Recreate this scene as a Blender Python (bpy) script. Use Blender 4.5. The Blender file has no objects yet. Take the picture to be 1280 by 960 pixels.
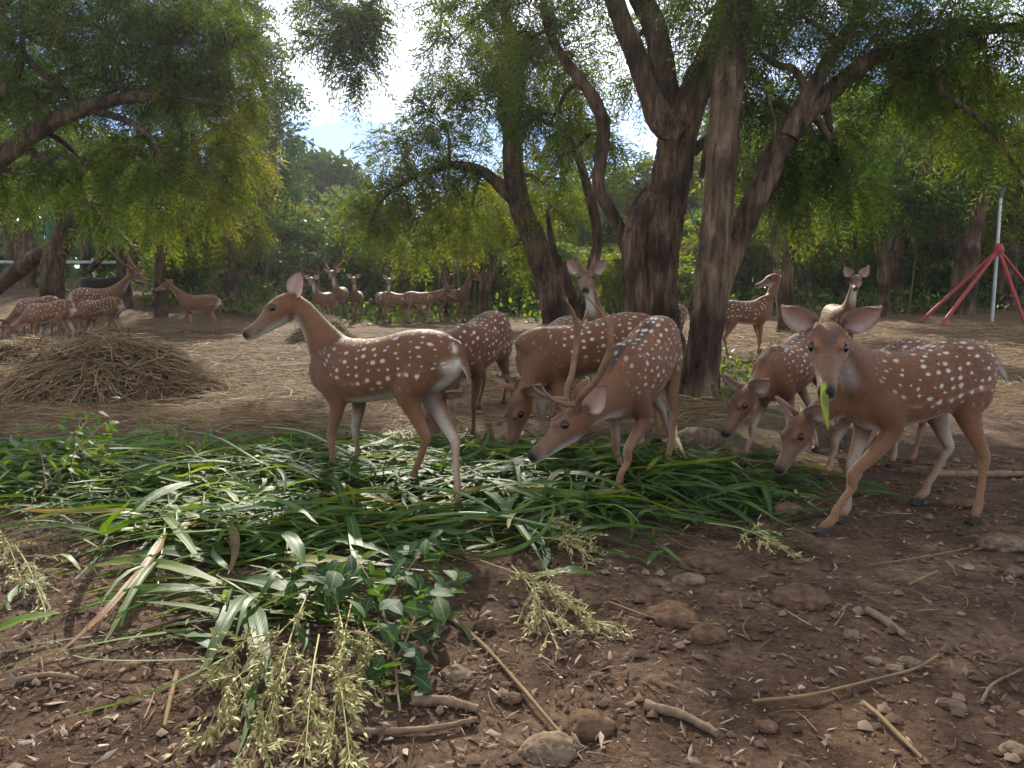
import bpy, bmesh, math, random
import numpy as np
from mathutils import Vector, Matrix
from mathutils.kdtree import KDTree

# ------------------------------------------------------------------ camera, sky, sun, exposure
SC = bpy.context.scene
COL = SC.collection
CAM_H, FPX, W0, H0, HORIZON = 0.92, 960.0, 1280, 960, 358.0
PITCH = math.atan((H0 / 2 - HORIZON) / FPX)
cam_d = bpy.data.cameras.new('camera')
cam = bpy.data.objects.new('camera', cam_d); COL.objects.link(cam)
cam_d.sensor_fit = 'HORIZONTAL'; cam_d.sensor_width = 36.0
cam_d.lens = 36.0 * FPX / W0
cam_d.clip_start = 0.05; cam_d.clip_end = 2000
cam.location = (0, 0, CAM_H)
cam.rotation_euler = (math.pi / 2 - PITCH, 0, 0)
SC.camera = cam

SUN_AZ, SUN_EL = math.radians(-7.0), math.radians(33.0)      # azimuth from +Y towards +X
world = bpy.data.worlds.new('World'); SC.world = world; world.use_nodes = True
nt = world.node_tree; nt.nodes.clear()
def wn(t, **k):
    n = nt.nodes.new(t)
    for a, b in k.items(): setattr(n, a, b)
    return n
sky = wn('ShaderNodeTexSky', sky_type='NISHITA', sun_disc=False)
sky.sun_elevation = SUN_EL; sky.sun_rotation = SUN_AZ
sky.air_density = 0.5; sky.dust_density = 0.1; sky.ozone_density = 1.6
tc = wn('ShaderNodeTexCoord')
mp = wn('ShaderNodeMapping'); mp.inputs['Scale'].default_value = (2.2, 2.2, 4.5); mp.inputs['Location'].default_value = (8.5, 4.5, 11.5)
nz = wn('ShaderNodeTexNoise'); nz.inputs['Scale'].default_value = 1.25; nz.inputs['Detail'].default_value = 7; nz.inputs['Roughness'].default_value = 0.55
rp = wn('ShaderNodeValToRGB'); rp.color_ramp.elements[0].position = 0.44; rp.color_ramp.elements[1].position = 0.60
mx = wn('ShaderNodeMix', data_type='RGBA'); 
cl = wn('ShaderNodeMix', data_type='RGBA', blend_type='ADD'); cl.inputs[0].default_value = 1.0
cl.inputs[7].default_value = (9.5, 9.0, 8.3, 1)
bg = wn('ShaderNodeBackground'); bg.inputs['Strength'].default_value = 0.10
wo = wn('ShaderNodeOutputWorld')
L = nt.links.new
L(tc.outputs['Generated'], mp.inputs['Vector']); L(mp.outputs[0], nz.inputs['Vector']); L(nz.outputs['Fac'], rp.inputs['Fac'])
L(sky.outputs[0], cl.inputs[6]); L(rp.outputs['Color'], mx.inputs[0])
L(sky.outputs[0], mx.inputs[6]); L(cl.outputs[2], mx.inputs[7])
L(mx.outputs[2], bg.inputs['Color']); L(bg.outputs[0], wo.inputs['Surface'])

sun_l = bpy.data.lights.new('sun', 'SUN'); sun_l.energy = 3.8; sun_l.angle = math.radians(0.6); sun_l.color = (1.0, 0.93, 0.80)
sun = bpy.data.objects.new('sun', sun_l); COL.objects.link(sun)
sd = Vector((math.sin(SUN_AZ) * math.cos(SUN_EL), math.cos(SUN_AZ) * math.cos(SUN_EL), math.sin(SUN_EL)))
sun.rotation_euler = sd.to_track_quat('Z', 'Y').to_euler()
sun.location = (0, 0, 20)

SC.view_settings.view_transform = 'Standard'; SC.view_settings.look = 'None'
SC.view_settings.gamma = 1.0; SC.view_settings.use_curve_mapping = False
SC.view_settings.exposure = 1.05
SC.render.engine = 'CYCLES'
SC.cycles.use_denoising = True
SC.cycles.use_adaptive_sampling = True; SC.cycles.adaptive_threshold = 0.02
SC.cycles.max_bounces = 6; SC.cycles.diffuse_bounces = 3; SC.cycles.glossy_bounces = 2
SC.cycles.transmission_bounces = 4; SC.cycles.transparent_max_bounces = 4; SC.cycles.volume_bounces = 0
SC.cycles.caustics_reflective = False; SC.cycles.caustics_refractive = False

# ------------------------------------------------------------------ helpers
rng = np.random.default_rng(7)
random.seed(7)
def nrm(v):
    v = np.asarray(v, float); return v / (np.linalg.norm(v, axis=-1, keepdims=True) + 1e-12)
def sstep(a, b, x):
    t = np.clip((x - a) / (b - a), 0, 1); return t * t * (3 - 2 * t)
def vnoise(x, y, seed=0):
    xi = np.floor(x).astype(np.int64); yi = np.floor(y).astype(np.int64); fx = x - xi; fy = y - yi
    def hsh(a, b):
        n = (a * 374761393 + b * 668265263 + seed * 982451653) & 0x7fffffff
        n = ((n ^ (n >> 13)) * 1274126177) & 0x7fffffff
        return ((n ^ (n >> 16)) & 0xffff) / 65535.0
    ux = fx * fx * (3 - 2 * fx); uy = fy * fy * (3 - 2 * fy)
    return (hsh(xi, yi) * (1 - ux) + hsh(xi + 1, yi) * ux) * (1 - uy) + (hsh(xi, yi + 1) * (1 - ux) + hsh(xi + 1, yi + 1) * ux) * uy
def terrain(x, y):
    x = np.asarray(x, float); y = np.asarray(y, float)
    far = sstep(8, 26, y)
    h = 0.42 * far * sstep(-2, 8, x + 0 * y) + 0.18 * far
    h = h + 0.95 * sstep(-3.5, -10, x) * sstep(11, 24, y)
    near = 1 - sstep(14, 30, np.hypot(x, y - 4))
    h = h + near * (0.050 * (vnoise(x * 1.1 + 3, y * 1.1, 1) - .5) + 0.030 * (vnoise(x * 3.3, y * 3.3, 2) - .5) + 0.016 * (vnoise(x * 9, y * 9, 3) - .5))
    h = h + (1 - near) * 0.25 * (vnoise(x * .15, y * .15, 4) - .5)
    return h
CP, SP = math.cos(PITCH), math.sin(PITCH)
def ray(px, py):
    dx = (px - W0 / 2) / FPX; dz = -(py - H0 / 2) / FPX
    return np.array([dx, CP + dz * SP, -SP + dz * CP])
def P(px, py, d):                       # the point of that pixel's direction at world distance y = d
    r = ray(px, py); r = r / r[1] * d
    return np.array([r[0], r[1], CAM_H + r[2]])
def G(px, py, dmax=60):                 # the point of that pixel's direction on the ground
    r = ray(px, py); r = r / r[1]
    ds = np.linspace(0.7, dmax, 3000)
    z = CAM_H + r[2] * ds - terrain(r[0] * ds, ds)
    k = np.argmax(z < 0) if (z < 0).any() else len(ds) - 1
    d = ds[k]
    return np.array([r[0] * d, d, float(terrain(r[0] * d, d))])
def onG(x, y, dz=0.0): return np.array([x, y, float(terrain(x, y)) + dz])

def mesh_np(name, v, faces_n, idx, smooth=False):
    """v (n,3); idx flat loop indices; faces_n verts per face (int or array)"""
    me = bpy.data.meshes.new(name)
    v = np.asarray(v, np.float32).reshape(-1, 3); idx = np.asarray(idx, np.int32).ravel()
    if np.isscalar(faces_n): cnt = np.full(len(idx) // faces_n, faces_n, np.int32)
    else: cnt = np.asarray(faces_n, np.int32)
    st = np.concatenate([[0], np.cumsum(cnt)[:-1]]).astype(np.int32)
    me.vertices.add(len(v)); me.vertices.foreach_set('co', v.ravel())
    me.loops.add(len(idx)); me.loops.foreach_set('vertex_index', idx)
    me.polygons.add(len(cnt)); me.polygons.foreach_set('loop_start', st)
    try: me.polygons.foreach_set('loop_total', cnt)
    except Exception: pass
    me.update(calc_edges=True); me.validate()
    if smooth: me.polygons.foreach_set('use_smooth', np.ones(len(me.polygons), bool))
    return me
def fattr(me, name, vals, typ='FLOAT'):
    a = me.attributes.new(name, typ, 'POINT')
    key = {'FLOAT': 'value', 'FLOAT_COLOR': 'color', 'FLOAT_VECTOR': 'vector'}[typ]
    a.data.foreach_set(key, np.asarray(vals, np.float32).ravel())
def obj(name, me, mat=None, parent=None, loc=None):
    o = bpy.data.objects.new(name, me); COL.objects.link(o)
    if mat is not None and me is not None and len(me.materials) == 0: me.materials.append(mat)
    if parent is not None: o.parent = parent
    if loc is not None: o.location = loc
    return o
def empty(name, loc=(0, 0, 0)):
    o = bpy.data.objects.new(name, None); COL.objects.link(o); o.location = loc; o.empty_display_size = .1
    return o
def tag(o, label=None, cat=None, group=None, kind=None):
    if label: o['label'] = label
    if cat: o['category'] = cat
    if group: o['group'] = group
    if kind: o['kind'] = kind
    return o
def catmull(pts, n):
    pts = np.asarray(pts, float); m = len(pts)
    seg = np.linalg.norm(np.diff(pts[:, :3], axis=0), axis=1) + 1e-9
    s = np.concatenate([[0], np.cumsum(seg)]); ss = np.linspace(0, s[-1], n)
    out = np.zeros((n, pts.shape[1]))
    tang = np.zeros_like(pts)
    for i in range(m):
        a, b = max(i - 1, 0), min(i + 1, m - 1)
        tang[i] = (pts[b] - pts[a]) / (s[b] - s[a])
    k = np.clip(np.searchsorted(s, ss, side='right') - 1, 0, m - 2)
    h = (s[k + 1] - s[k])[:, None]; t = ((ss - s[k])[:, None]) / h
    out = (2*t**3 - 3*t**2 + 1) * pts[k] + (t**3 - 2*t**2 + t) * h * tang[k] + (-2*t**3 + 3*t**2) * pts[k + 1] + (t**3 - t**2) * h * tang[k + 1]
    return out, s[-1]
class Mesh:
    """collects vertices and faces of one object"""
    def __init__(s): s.v = []; s.f = []; s.n = []; s.a = []; s.c = 0
    def add(s, v, f, k, attr=None):
        v = np.asarray(v, float).reshape(-1, 3); f = np.asarray(f, int).reshape(-1, k)
        s.v.append(v); s.f.append((f + s.c).ravel()); s.n.append(np.full(len(f), k)); s.c += len(v)
        s.a.append(np.zeros(len(v)) if attr is None else np.broadcast_to(np.asarray(attr, float), (len(v),)))
    def build(s, name, mat, parent=None, loc=None, smooth=True, attr='tint'):
        v = np.concatenate(s.v)
        if loc is not None: v = v - np.asarray(loc)
        me = mesh_np(name, v, np.concatenate(s.n), np.concatenate(s.f), smooth)
        if attr: fattr(me, attr, np.concatenate(s.a)[:len(me.vertices)])
        return obj(name, me, mat, parent, None if parent is not None else loc)
def tube(M, pts, rad, segs=8, n=None, attr=0.0, rough=0.0, cap=True, flat=1.0, ridge=0.0):
    """a tapering tube along a smooth curve; rough = relative radial noise"""
    a = np.column_stack([np.asarray(pts, float), np.asarray(rad, float)])
    if n is None: n = max(3, len(pts) * 3)
    c, ln = catmull(a, n)
    p, r = c[:, :3], np.maximum(c[:, 3], 1e-4)
    t = nrm(np.gradient(p, axis=0))
    ref = np.array([0.0, 0.0, 1.0]) if abs(t[0][2]) < 0.8 else np.array([0.0, 1.0, 0.0])
    fr = []; s0 = nrm(np.cross(t[0], ref))
    for i in range(n):
        s0 = nrm(s0 - t[i] * np.dot(s0, t[i])); fr.append(s0)
    sd_ = np.array(fr); up = np.cross(sd_, t)
    th = np.linspace(0, 2 * math.pi, segs, endpoint=False)
    rr = r[:, None] * np.ones(segs)
    if rough:
        rr = rr * (1 + rough * (rng.random((n, segs)) - .5) + rough * 1.6 * (vnoise(np.arange(n)[:, None] * .35 + 0 * th, np.arange(segs)[None, :] * .9 + 0 * r[:, None], int(rng.integers(999))) - .5))
    if ridge:
        sdd = int(rng.integers(999)); fq = max(5, int(np.mean(r) * 2 * math.pi / .045)); sl = np.linspace(0, ln, n)[:, None]
        wob = th[None, :] / (2 * math.pi) * fq + .9 * vnoise(sl * 2.2 + 0 * th, th[None, :] * 1.2 + 0 * sl, sdd + 1)
        q = np.abs(2 * vnoise(wob % fq, sl * 5.0 + 0 * th, sdd) - 1)
        rr = rr + ridge * (sstep(.0, .5, q) - .6) + ridge * 2.2 * (vnoise(th[None, :] * 1.1 + 0 * sl, sl * 1.6 + 0 * th, sdd + 2) - .5)
    v = p[:, None, :] + (np.cos(th)[None, :, None] * sd_[:, None, :] + flat * np.sin(th)[None, :, None] * up[:, None, :]) * rr[:, :, None]
    i = np.arange(n - 1)[:, None]; j = np.arange(segs)[None, :]; j2 = (j + 1) % segs
    f = np.stack([i * segs + j, i * segs + j2, (i + 1) * segs + j2, (i + 1) * segs + j], -1)
    M.add(v, f, 4, attr)
    if cap:
        M.add(np.concatenate([v[-1], p[-1:]]), np.stack([np.arange(segs), (np.arange(segs) + 1) % segs, np.full(segs, segs)], -1), 3, attr)
        M.add(np.concatenate([v[0], p[:1]]), np.stack([(np.arange(segs) + 1) % segs, np.arange(segs), np.full(segs, segs)], -1), 3, attr)

# ------------------------------------------------------------------ materials
def newmat(name):
    m = bpy.data.materials.new(name); m.use_nodes = True
    t = m.node_tree; t.nodes.clear()
    return m, t, (lambda ty, **k: _nd(t, ty, **k)), t.links.new
def _nd(t, ty, **k):
    n = t.nodes.new(ty)
    for a, b in k.items(): setattr(n, a, b)
    return n
def ramp(N, stops, interp='LINEAR'):
    r = N('ShaderNodeValToRGB'); r.color_ramp.interpolation = interp
    e = r.color_ramp.elements
    while len(e) < len(stops): e.new(0.5)
    for k, (p, c) in enumerate(stops): e[k].position = p; e[k].color = (*c, 1) if len(c) == 3 else c
    return r
def leaf_mat(name, stops, trans=0.45, rough=0.5, spec=0.35, tcol=(1.5, 1.35, 0.5)):
    m, t, N, K = newmat(name)
    at = N('ShaderNodeAttribute', attribute_name='tint')
    r = ramp(N, stops); K(at.outputs['Fac'], r.inputs[0])
    p = N('ShaderNodeBsdfPrincipled'); p.inputs['Roughness'].default_value = rough; p.inputs['Specular IOR Level'].default_value = spec
    K(r.outputs[0], p.inputs['Base Color'])
    tr = N('ShaderNodeBsdfTranslucent'); mu = N('ShaderNodeMix', data_type='RGBA', blend_type='MULTIPLY'); mu.inputs[0].default_value = 1
    mu.inputs[7].default_value = (*tcol, 1); K(r.outputs[0], mu.inputs[6]); K(mu.outputs[2], tr.inputs[0])
    mxs = N('ShaderNodeMixShader'); mxs.inputs[0].default_value = trans
    K(p.outputs[0], mxs.inputs[1]); K(tr.outputs[0], mxs.inputs[2])
    o = N('ShaderNodeOutputMaterial'); K(mxs.outputs[0], o.inputs[0])
    return m
def simple_mat(name, col, rough=0.7, spec=0.3, noise=0.0, nscale=20, bump=0.0, metal=0.0, use_tint=None):
    m, t, N, K = newmat(name)
    p = N('ShaderNodeBsdfPrincipled'); p.inputs['Roughness'].default_value = rough; p.inputs['Specular IOR Level'].default_value = spec; p.inputs['Metallic'].default_value = metal
    o = N('ShaderNodeOutputMaterial'); K(p.outputs[0], o.inputs[0])
    src = None
    if use_tint:
        at = N('ShaderNodeAttribute', attribute_name='tint'); r = ramp(N, use_tint); K(at.outputs['Fac'], r.inputs[0]); src = r.outputs[0]
    if noise or bump:
        c = N('ShaderNodeTexCoord'); z = N('ShaderNodeTexNoise'); z.inputs['Scale'].default_value = nscale; z.inputs['Detail'].default_value = 6
        K(c.outputs['Object'], z.inputs['Vector'])
    if noise:
        rr = ramp(N, [(0.25, (1 - noise,) * 3), (0.75, (1 + noise,) * 3)]); K(z.outputs['Fac'], rr.inputs[0])
        mu = N('ShaderNodeMix', data_type='RGBA', blend_type='MULTIPLY'); mu.inputs[0].default_value = 1
        mu.inputs[6].default_value = (*col, 1); K(rr.outputs[0], mu.inputs[7])
        if src: K(src, mu.inputs[6])
        src = mu.outputs[2]
    if src: K(src, p.inputs['Base Color'])
    else: p.inputs['Base Color'].default_value = (*col, 1)
    if bump:
        b = N('ShaderNodeBump'); b.inputs['Strength'].default_value = bump; b.inputs['Distance'].default_value = 0.01; K(z.outputs['Fac'], b.inputs['Height']); K(b.outputs[0], p.inputs['Normal'])
    return m
# ------------------------------------------------------------------ ground
def ground_mat():
    m, t, N, K = newmat('trodden_earth')
    tc = N('ShaderNodeTexCoord'); p = N('ShaderNodeBsdfPrincipled'); p.inputs['Roughness'].default_value = .95; p.inputs['Specular IOR Level'].default_value = .15
    def noise(sc, det=6, rough=.6):
        n = N('ShaderNodeTexNoise'); n.inputs['Scale'].default_value = sc; n.inputs['Detail'].default_value = det; n.inputs['Roughness'].default_value = rough
        K(tc.outputs['Object'], n.inputs['Vector']); return n
    def mix(a, b, f, bt='MIX'):
        x = N('ShaderNodeMix', data_type='RGBA', blend_type=bt)
        for s, i in ((f, 0), (a, 6), (b, 7)):
            if isinstance(s, (int, float)): x.inputs[i].default_value = s
            elif isinstance(s, tuple): x.inputs[i].default_value = (*s, 1)
            else: K(s, x.inputs[i])
        return x.outputs[2]
    big = noise(.7); mid = noise(5, 8); fine = noise(38, 8, .7); grit = noise(160, 4)
    c1 = ramp(N, [(.30, (.060, .036, .022)), (.5, (.125, .078, .050)), (.72, (.21, .140, .092))]); K(mid.outputs['Fac'], c1.inputs[0])
    c2 = ramp(N, [(.28, (.34, .31, .28)), (.5, (1, 1, 1)), (.75, (1.55, 1.5, 1.42))]); K(fine.outputs['Fac'], c2.inputs[0])
    a = mix(c1.outputs[0], c2.outputs[0], 1.0, 'MULTIPLY')
    # damp darker patches and pale dry dust
    b1 = ramp(N, [(.42, (0, 0, 0)), (.62, (1, 1, 1))]); K(big.outputs['Fac'], b1.inputs[0])
    a = mix(a, mix(a, (.62, .56, .50), 1.0, 'MULTIPLY'), b1.outputs[0])
    # straw-strewn tint beyond the fodder, read from an attribute painted by distance to the heaps
    at = N('ShaderNodeAttribute', attribute_name='straw')
    st = ramp(N, [(.30, (.075, .048, .026)), (.5, (.15, .100, .056)), (.70, (.26, .185, .105))]); 
    mp = N('ShaderNodeMapping'); mp.inputs['Scale'].default_value = (5, 32, 10); K(tc.outputs['Object'], mp.inputs['Vector'])
    sn = N('ShaderNodeTexNoise'); sn.inputs['Scale'].default_value = 1.6; sn.inputs['Detail'].default_value = 7; sn.inputs['Distortion'].default_value = .8; K(mp.outputs[0], sn.inputs['Vector']); K(sn.outputs['Fac'], st.inputs[0])
    a = mix(a, st.outputs[0], at.outputs['Fac'])
    # patches of low green beyond
    gr = N('ShaderNodeAttribute', attribute_name='green')
    gn = ramp(N, [(.3, (.030, .052, .014)), (.7, (.10, .14, .04))]); K(fine.outputs['Fac'], gn.inputs[0])
    a = mix(a, gn.outputs[0], gr.outputs['Fac'])
    K(a, p.inputs['Base Color'])
    hm = N('ShaderNodeMath', operation='ADD'); K(mid.outputs['Fac'], hm.inputs[0])
    h2 = N('ShaderNodeMath', operation='MULTIPLY'); h2.inputs[1].default_value = .55; K(fine.outputs['Fac'], h2.inputs[0]); K(h2.outputs[0], hm.inputs[1])
    b = N('ShaderNodeBump'); b.inputs['Strength'].default_value = 1.0; b.inputs['Distance'].default_value = .035; K(hm.outputs[0], b.inputs['Height']); K(b.outputs[0], p.inputs['Normal'])
    o = N('ShaderNodeOutputMaterial'); K(p.outputs[0], o.inputs[0]); return m
def straw_amount(x, y):
    n = vnoise(x * .9 + 7, y * .9, 11) * .6 + vnoise(x * 2.3, y * 2.3, 12) * .4
    a = sstep(4.2, 5.2, y + .35 * x * (x > 0) * -1 + (n - .5) * 1.2) * sstep(20, 14, y) * sstep(.10, .5, n + .35)
    b = sstep(5, 6.5, y) * sstep(2.0, 4.0, x) * sstep(19, 15, y) * .8
    return np.clip(np.maximum(a * sstep(2.6, 1.2, x), b), 0, 1)
def green_amount(x, y):
    n = vnoise(x * .7 + 1, y * .7 + 5, 21) * .6 + vnoise(x * 2.1, y * 2.1, 22) * .4
    g1 = sstep(17.5, 22, y + (n - .5) * 5) * sstep(-9, -5, x) 
    g2 = np.exp(-((x - 1.2) / 1.3) ** 2 - ((y - 7.2) / 2.2) ** 2) * sstep(.35, .6, n) * .8
    g3 = sstep(24, 28, y)
    return np.clip(np.maximum(np.maximum(g1, g2), g3), 0, 1)
n_ = 320; ii = np.linspace(-1, 1, n_)
gx = 1.7 * np.sinh(5.0 * ii); gy = 4.0 + 1.7 * np.sinh(5.0 * ii)
GX, GY = np.meshgrid(gx, gy); GZ = terrain(GX, GY)
I, J = np.meshgrid(np.arange(n_ - 1), np.arange(n_ - 1)); q = np.stack([J * n_ + I, J * n_ + I + 1, (J + 1) * n_ + I + 1, (J + 1) * n_ + I], -1)
gme = mesh_np('ground', np.stack([GX, GY, GZ], -1), 4, q.reshape(-1, 4), True)
fattr(gme, 'straw', straw_amount(GX, GY)); fattr(gme, 'green', green_amount(GX, GY))
tag(obj('ground', gme, ground_mat()), kind='structure')
# ------------------------------------------------------------------ trees and bushes
def bark_mat(name, dark, mid, light):
    m, t, N, K = newmat(name)
    tc = N('ShaderNodeTexCoord'); mp = N('ShaderNodeMapping'); mp.inputs['Scale'].default_value = (16, 16, 3.0); K(tc.outputs['Object'], mp.inputs['Vector'])
    n1 = N('ShaderNodeTexNoise'); n1.inputs['Scale'].default_value = 1; n1.inputs['Detail'].default_value = 9; n1.inputs['Roughness'].default_value = .65; n1.inputs['Distortion'].default_value = .6; K(mp.outputs[0], n1.inputs['Vector'])
    mp2 = N('ShaderNodeMapping'); mp2.inputs['Scale'].default_value = (26, 26, 3.4); K(tc.outputs['Object'], mp2.inputs['Vector'])
    vo = N('ShaderNodeTexNoise', noise_type='RIDGED_MULTIFRACTAL'); vo.inputs['Scale'].default_value = 1.0; vo.inputs['Detail'].default_value = 4; vo.inputs['Distortion'].default_value = .9; K(mp2.outputs[0], vo.inputs['Vector'])
    n2 = N('ShaderNodeTexNoise'); n2.inputs['Scale'].default_value = 2.2; K(tc.outputs['Object'], n2.inputs['Vector'])
    r = ramp(N, [(.30, dark), (.5, mid), (.72, light)]); K(n1.outputs['Fac'], r.inputs[0])
    cr = ramp(N, [(.35, (1.1, 1.1, 1.1)), (.75, (.22, .19, .17))]); K(vo.outputs['Fac'], cr.inputs[0])
    mu = N('ShaderNodeMix', data_type='RGBA', blend_type='MULTIPLY'); mu.inputs[0].default_value = .9; K(r.outputs[0], mu.inputs[6]); K(cr.outputs[0], mu.inputs[7])
    r2 = ramp(N, [(.38, (.38, .36, .35)), (.60, (1.2, 1.15, 1.06))]); K(n2.outputs['Fac'], r2.inputs[0])
    m2 = N('ShaderNodeMix', data_type='RGBA', blend_type='MULTIPLY'); m2.inputs[0].default_value = 1; K(mu.outputs[2], m2.inputs[6]); K(r2.outputs[0], m2.inputs[7])
    p = N('ShaderNodeBsdfPrincipled'); p.inputs['Roughness'].default_value = .9; p.inputs['Specular IOR Level'].default_value = .15; K(m2.outputs[2], p.inputs['Base Color'])
    ad = N('ShaderNodeMath', operation='ADD'); K(n1.outputs['Fac'], ad.inputs[0]); K(cr.outputs[0], ad.inputs[1])
    b = N('ShaderNodeBump'); b.inputs['Strength'].default_value = .9; b.inputs['Distance'].default_value = .03; K(ad.outputs[0], b.inputs['Height']); K(b.outputs[0], p.inputs['Normal'])
    o = N('ShaderNodeOutputMaterial'); K(p.outputs[0], o.inputs[0]); return m
M_BARK = bark_mat('rough_bark', (.018, .012, .009), (.085, .054, .036), (.20, .140, .098))
M_BARK2 = bark_mat('grey_bark', (.022, .015, .011), (.110, .074, .050), (.23, .168, .118))
M_LEAF = leaf_mat('feathery_leaf', [(0, (.026, .055, .010)), (.45, (.065, .115, .018)), (.8, (.125, .165, .024)), (1, (.23, .22, .035))], .55, .62, .2)
M_LEAFB = leaf_mat('bluish_leaf', [(0, (.024, .058, .022)), (.5, (.056, .118, .040)), (1, (.12, .18, .055))], .5, .62, .2)
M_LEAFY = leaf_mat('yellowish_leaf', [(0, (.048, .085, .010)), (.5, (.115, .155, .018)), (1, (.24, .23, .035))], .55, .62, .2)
M_BUSH = leaf_mat('bush_leaf', [(0, (.034, .070, .014)), (.5, (.080, .145, .026)), (1, (.17, .23, .045))], .55, .5, .3)

def sprays(o, d, Ls, K=7, lw=.17, llen=.26, droop=.35, tint=None, pairs=True):
    """feathery leaves: N rachises from o along d (length Ls), K pairs of narrow leaflets each -> verts, tint"""
    N = len(o); d = nrm(d)
    ref = nrm(rng.normal(size=(N, 3)) * .6 + np.array([0, 0, 1.0]))
    s = nrm(np.cross(d, ref)); u = np.cross(s, d)
    t = np.linspace(.12, 1, K)
    pos = o[:, None] + d[:, None] * (Ls[:, None] * t)[..., None]
    pos[..., 2] -= droop * Ls[:, None] * t ** 2
    env = (np.sin(np.clip(t * .85 + .12, 0, 1) * math.pi) ** .6)
    vs = []
    for sg in (1, -1):
        a = math.radians(50)
        ld = s[:, None] * sg * math.sin(a) + d[:, None] * math.cos(a) + rng.normal(size=(N, K, 3)) * .22
        ld[..., 2] -= .30; ld = nrm(ld)
        ll = (Ls[:, None] * llen * env * (0.75 + .5 * rng.random((N, K))))[..., None]
        w = nrm(np.cross(ld, u[:, None] + rng.normal(size=(N, K, 3)) * .35)) * ll * lw
        m = pos + ld * ll * .5
        vs.append(np.stack([pos, m + w, pos + ld * ll, m - w], 2))
    V = np.concatenate(vs, 1).reshape(-1, 3)
    tn = rng.random(N) if tint is None else tint
    T = np.clip(np.repeat(tn, 2 * K * 4) + np.repeat(rng.normal(size=N * 2 * K) * .10, 4), 0, 1)
    return V, T
def broad(o, d, ll, wr=.55, tint=None):
    """single broad leaves as folded diamonds"""
    N = len(o); d = nrm(d); ref = nrm(rng.normal(size=(N, 3)) * .7 + np.array([0, 0, 1.0])); s = nrm(np.cross(d, ref)); u = np.cross(s, d)
    l = ll[:, None]; a = o; b = o + d * l * .45 + s * l * wr * .5 + u * l * .06; c = o + d * l; e = o + d * l * .45 - s * l * wr * .5 + u * l * .06
    V = np.stack([a, b, c, e], 1).reshape(-1, 3)
    return V, np.repeat(np.clip(rng.random(N) if tint is None else tint, 0, 1), 4)
def leaf_object(name, VT, mat, parent, loc):
    V = np.concatenate([v for v, t in VT]); T = np.concatenate([t for v, t in VT])
    me = mesh_np(name, V - np.asarray(loc), 4, np.arange(len(V)))
    fattr(me, 'tint', T)
    return obj(name, me, mat, parent)
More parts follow.
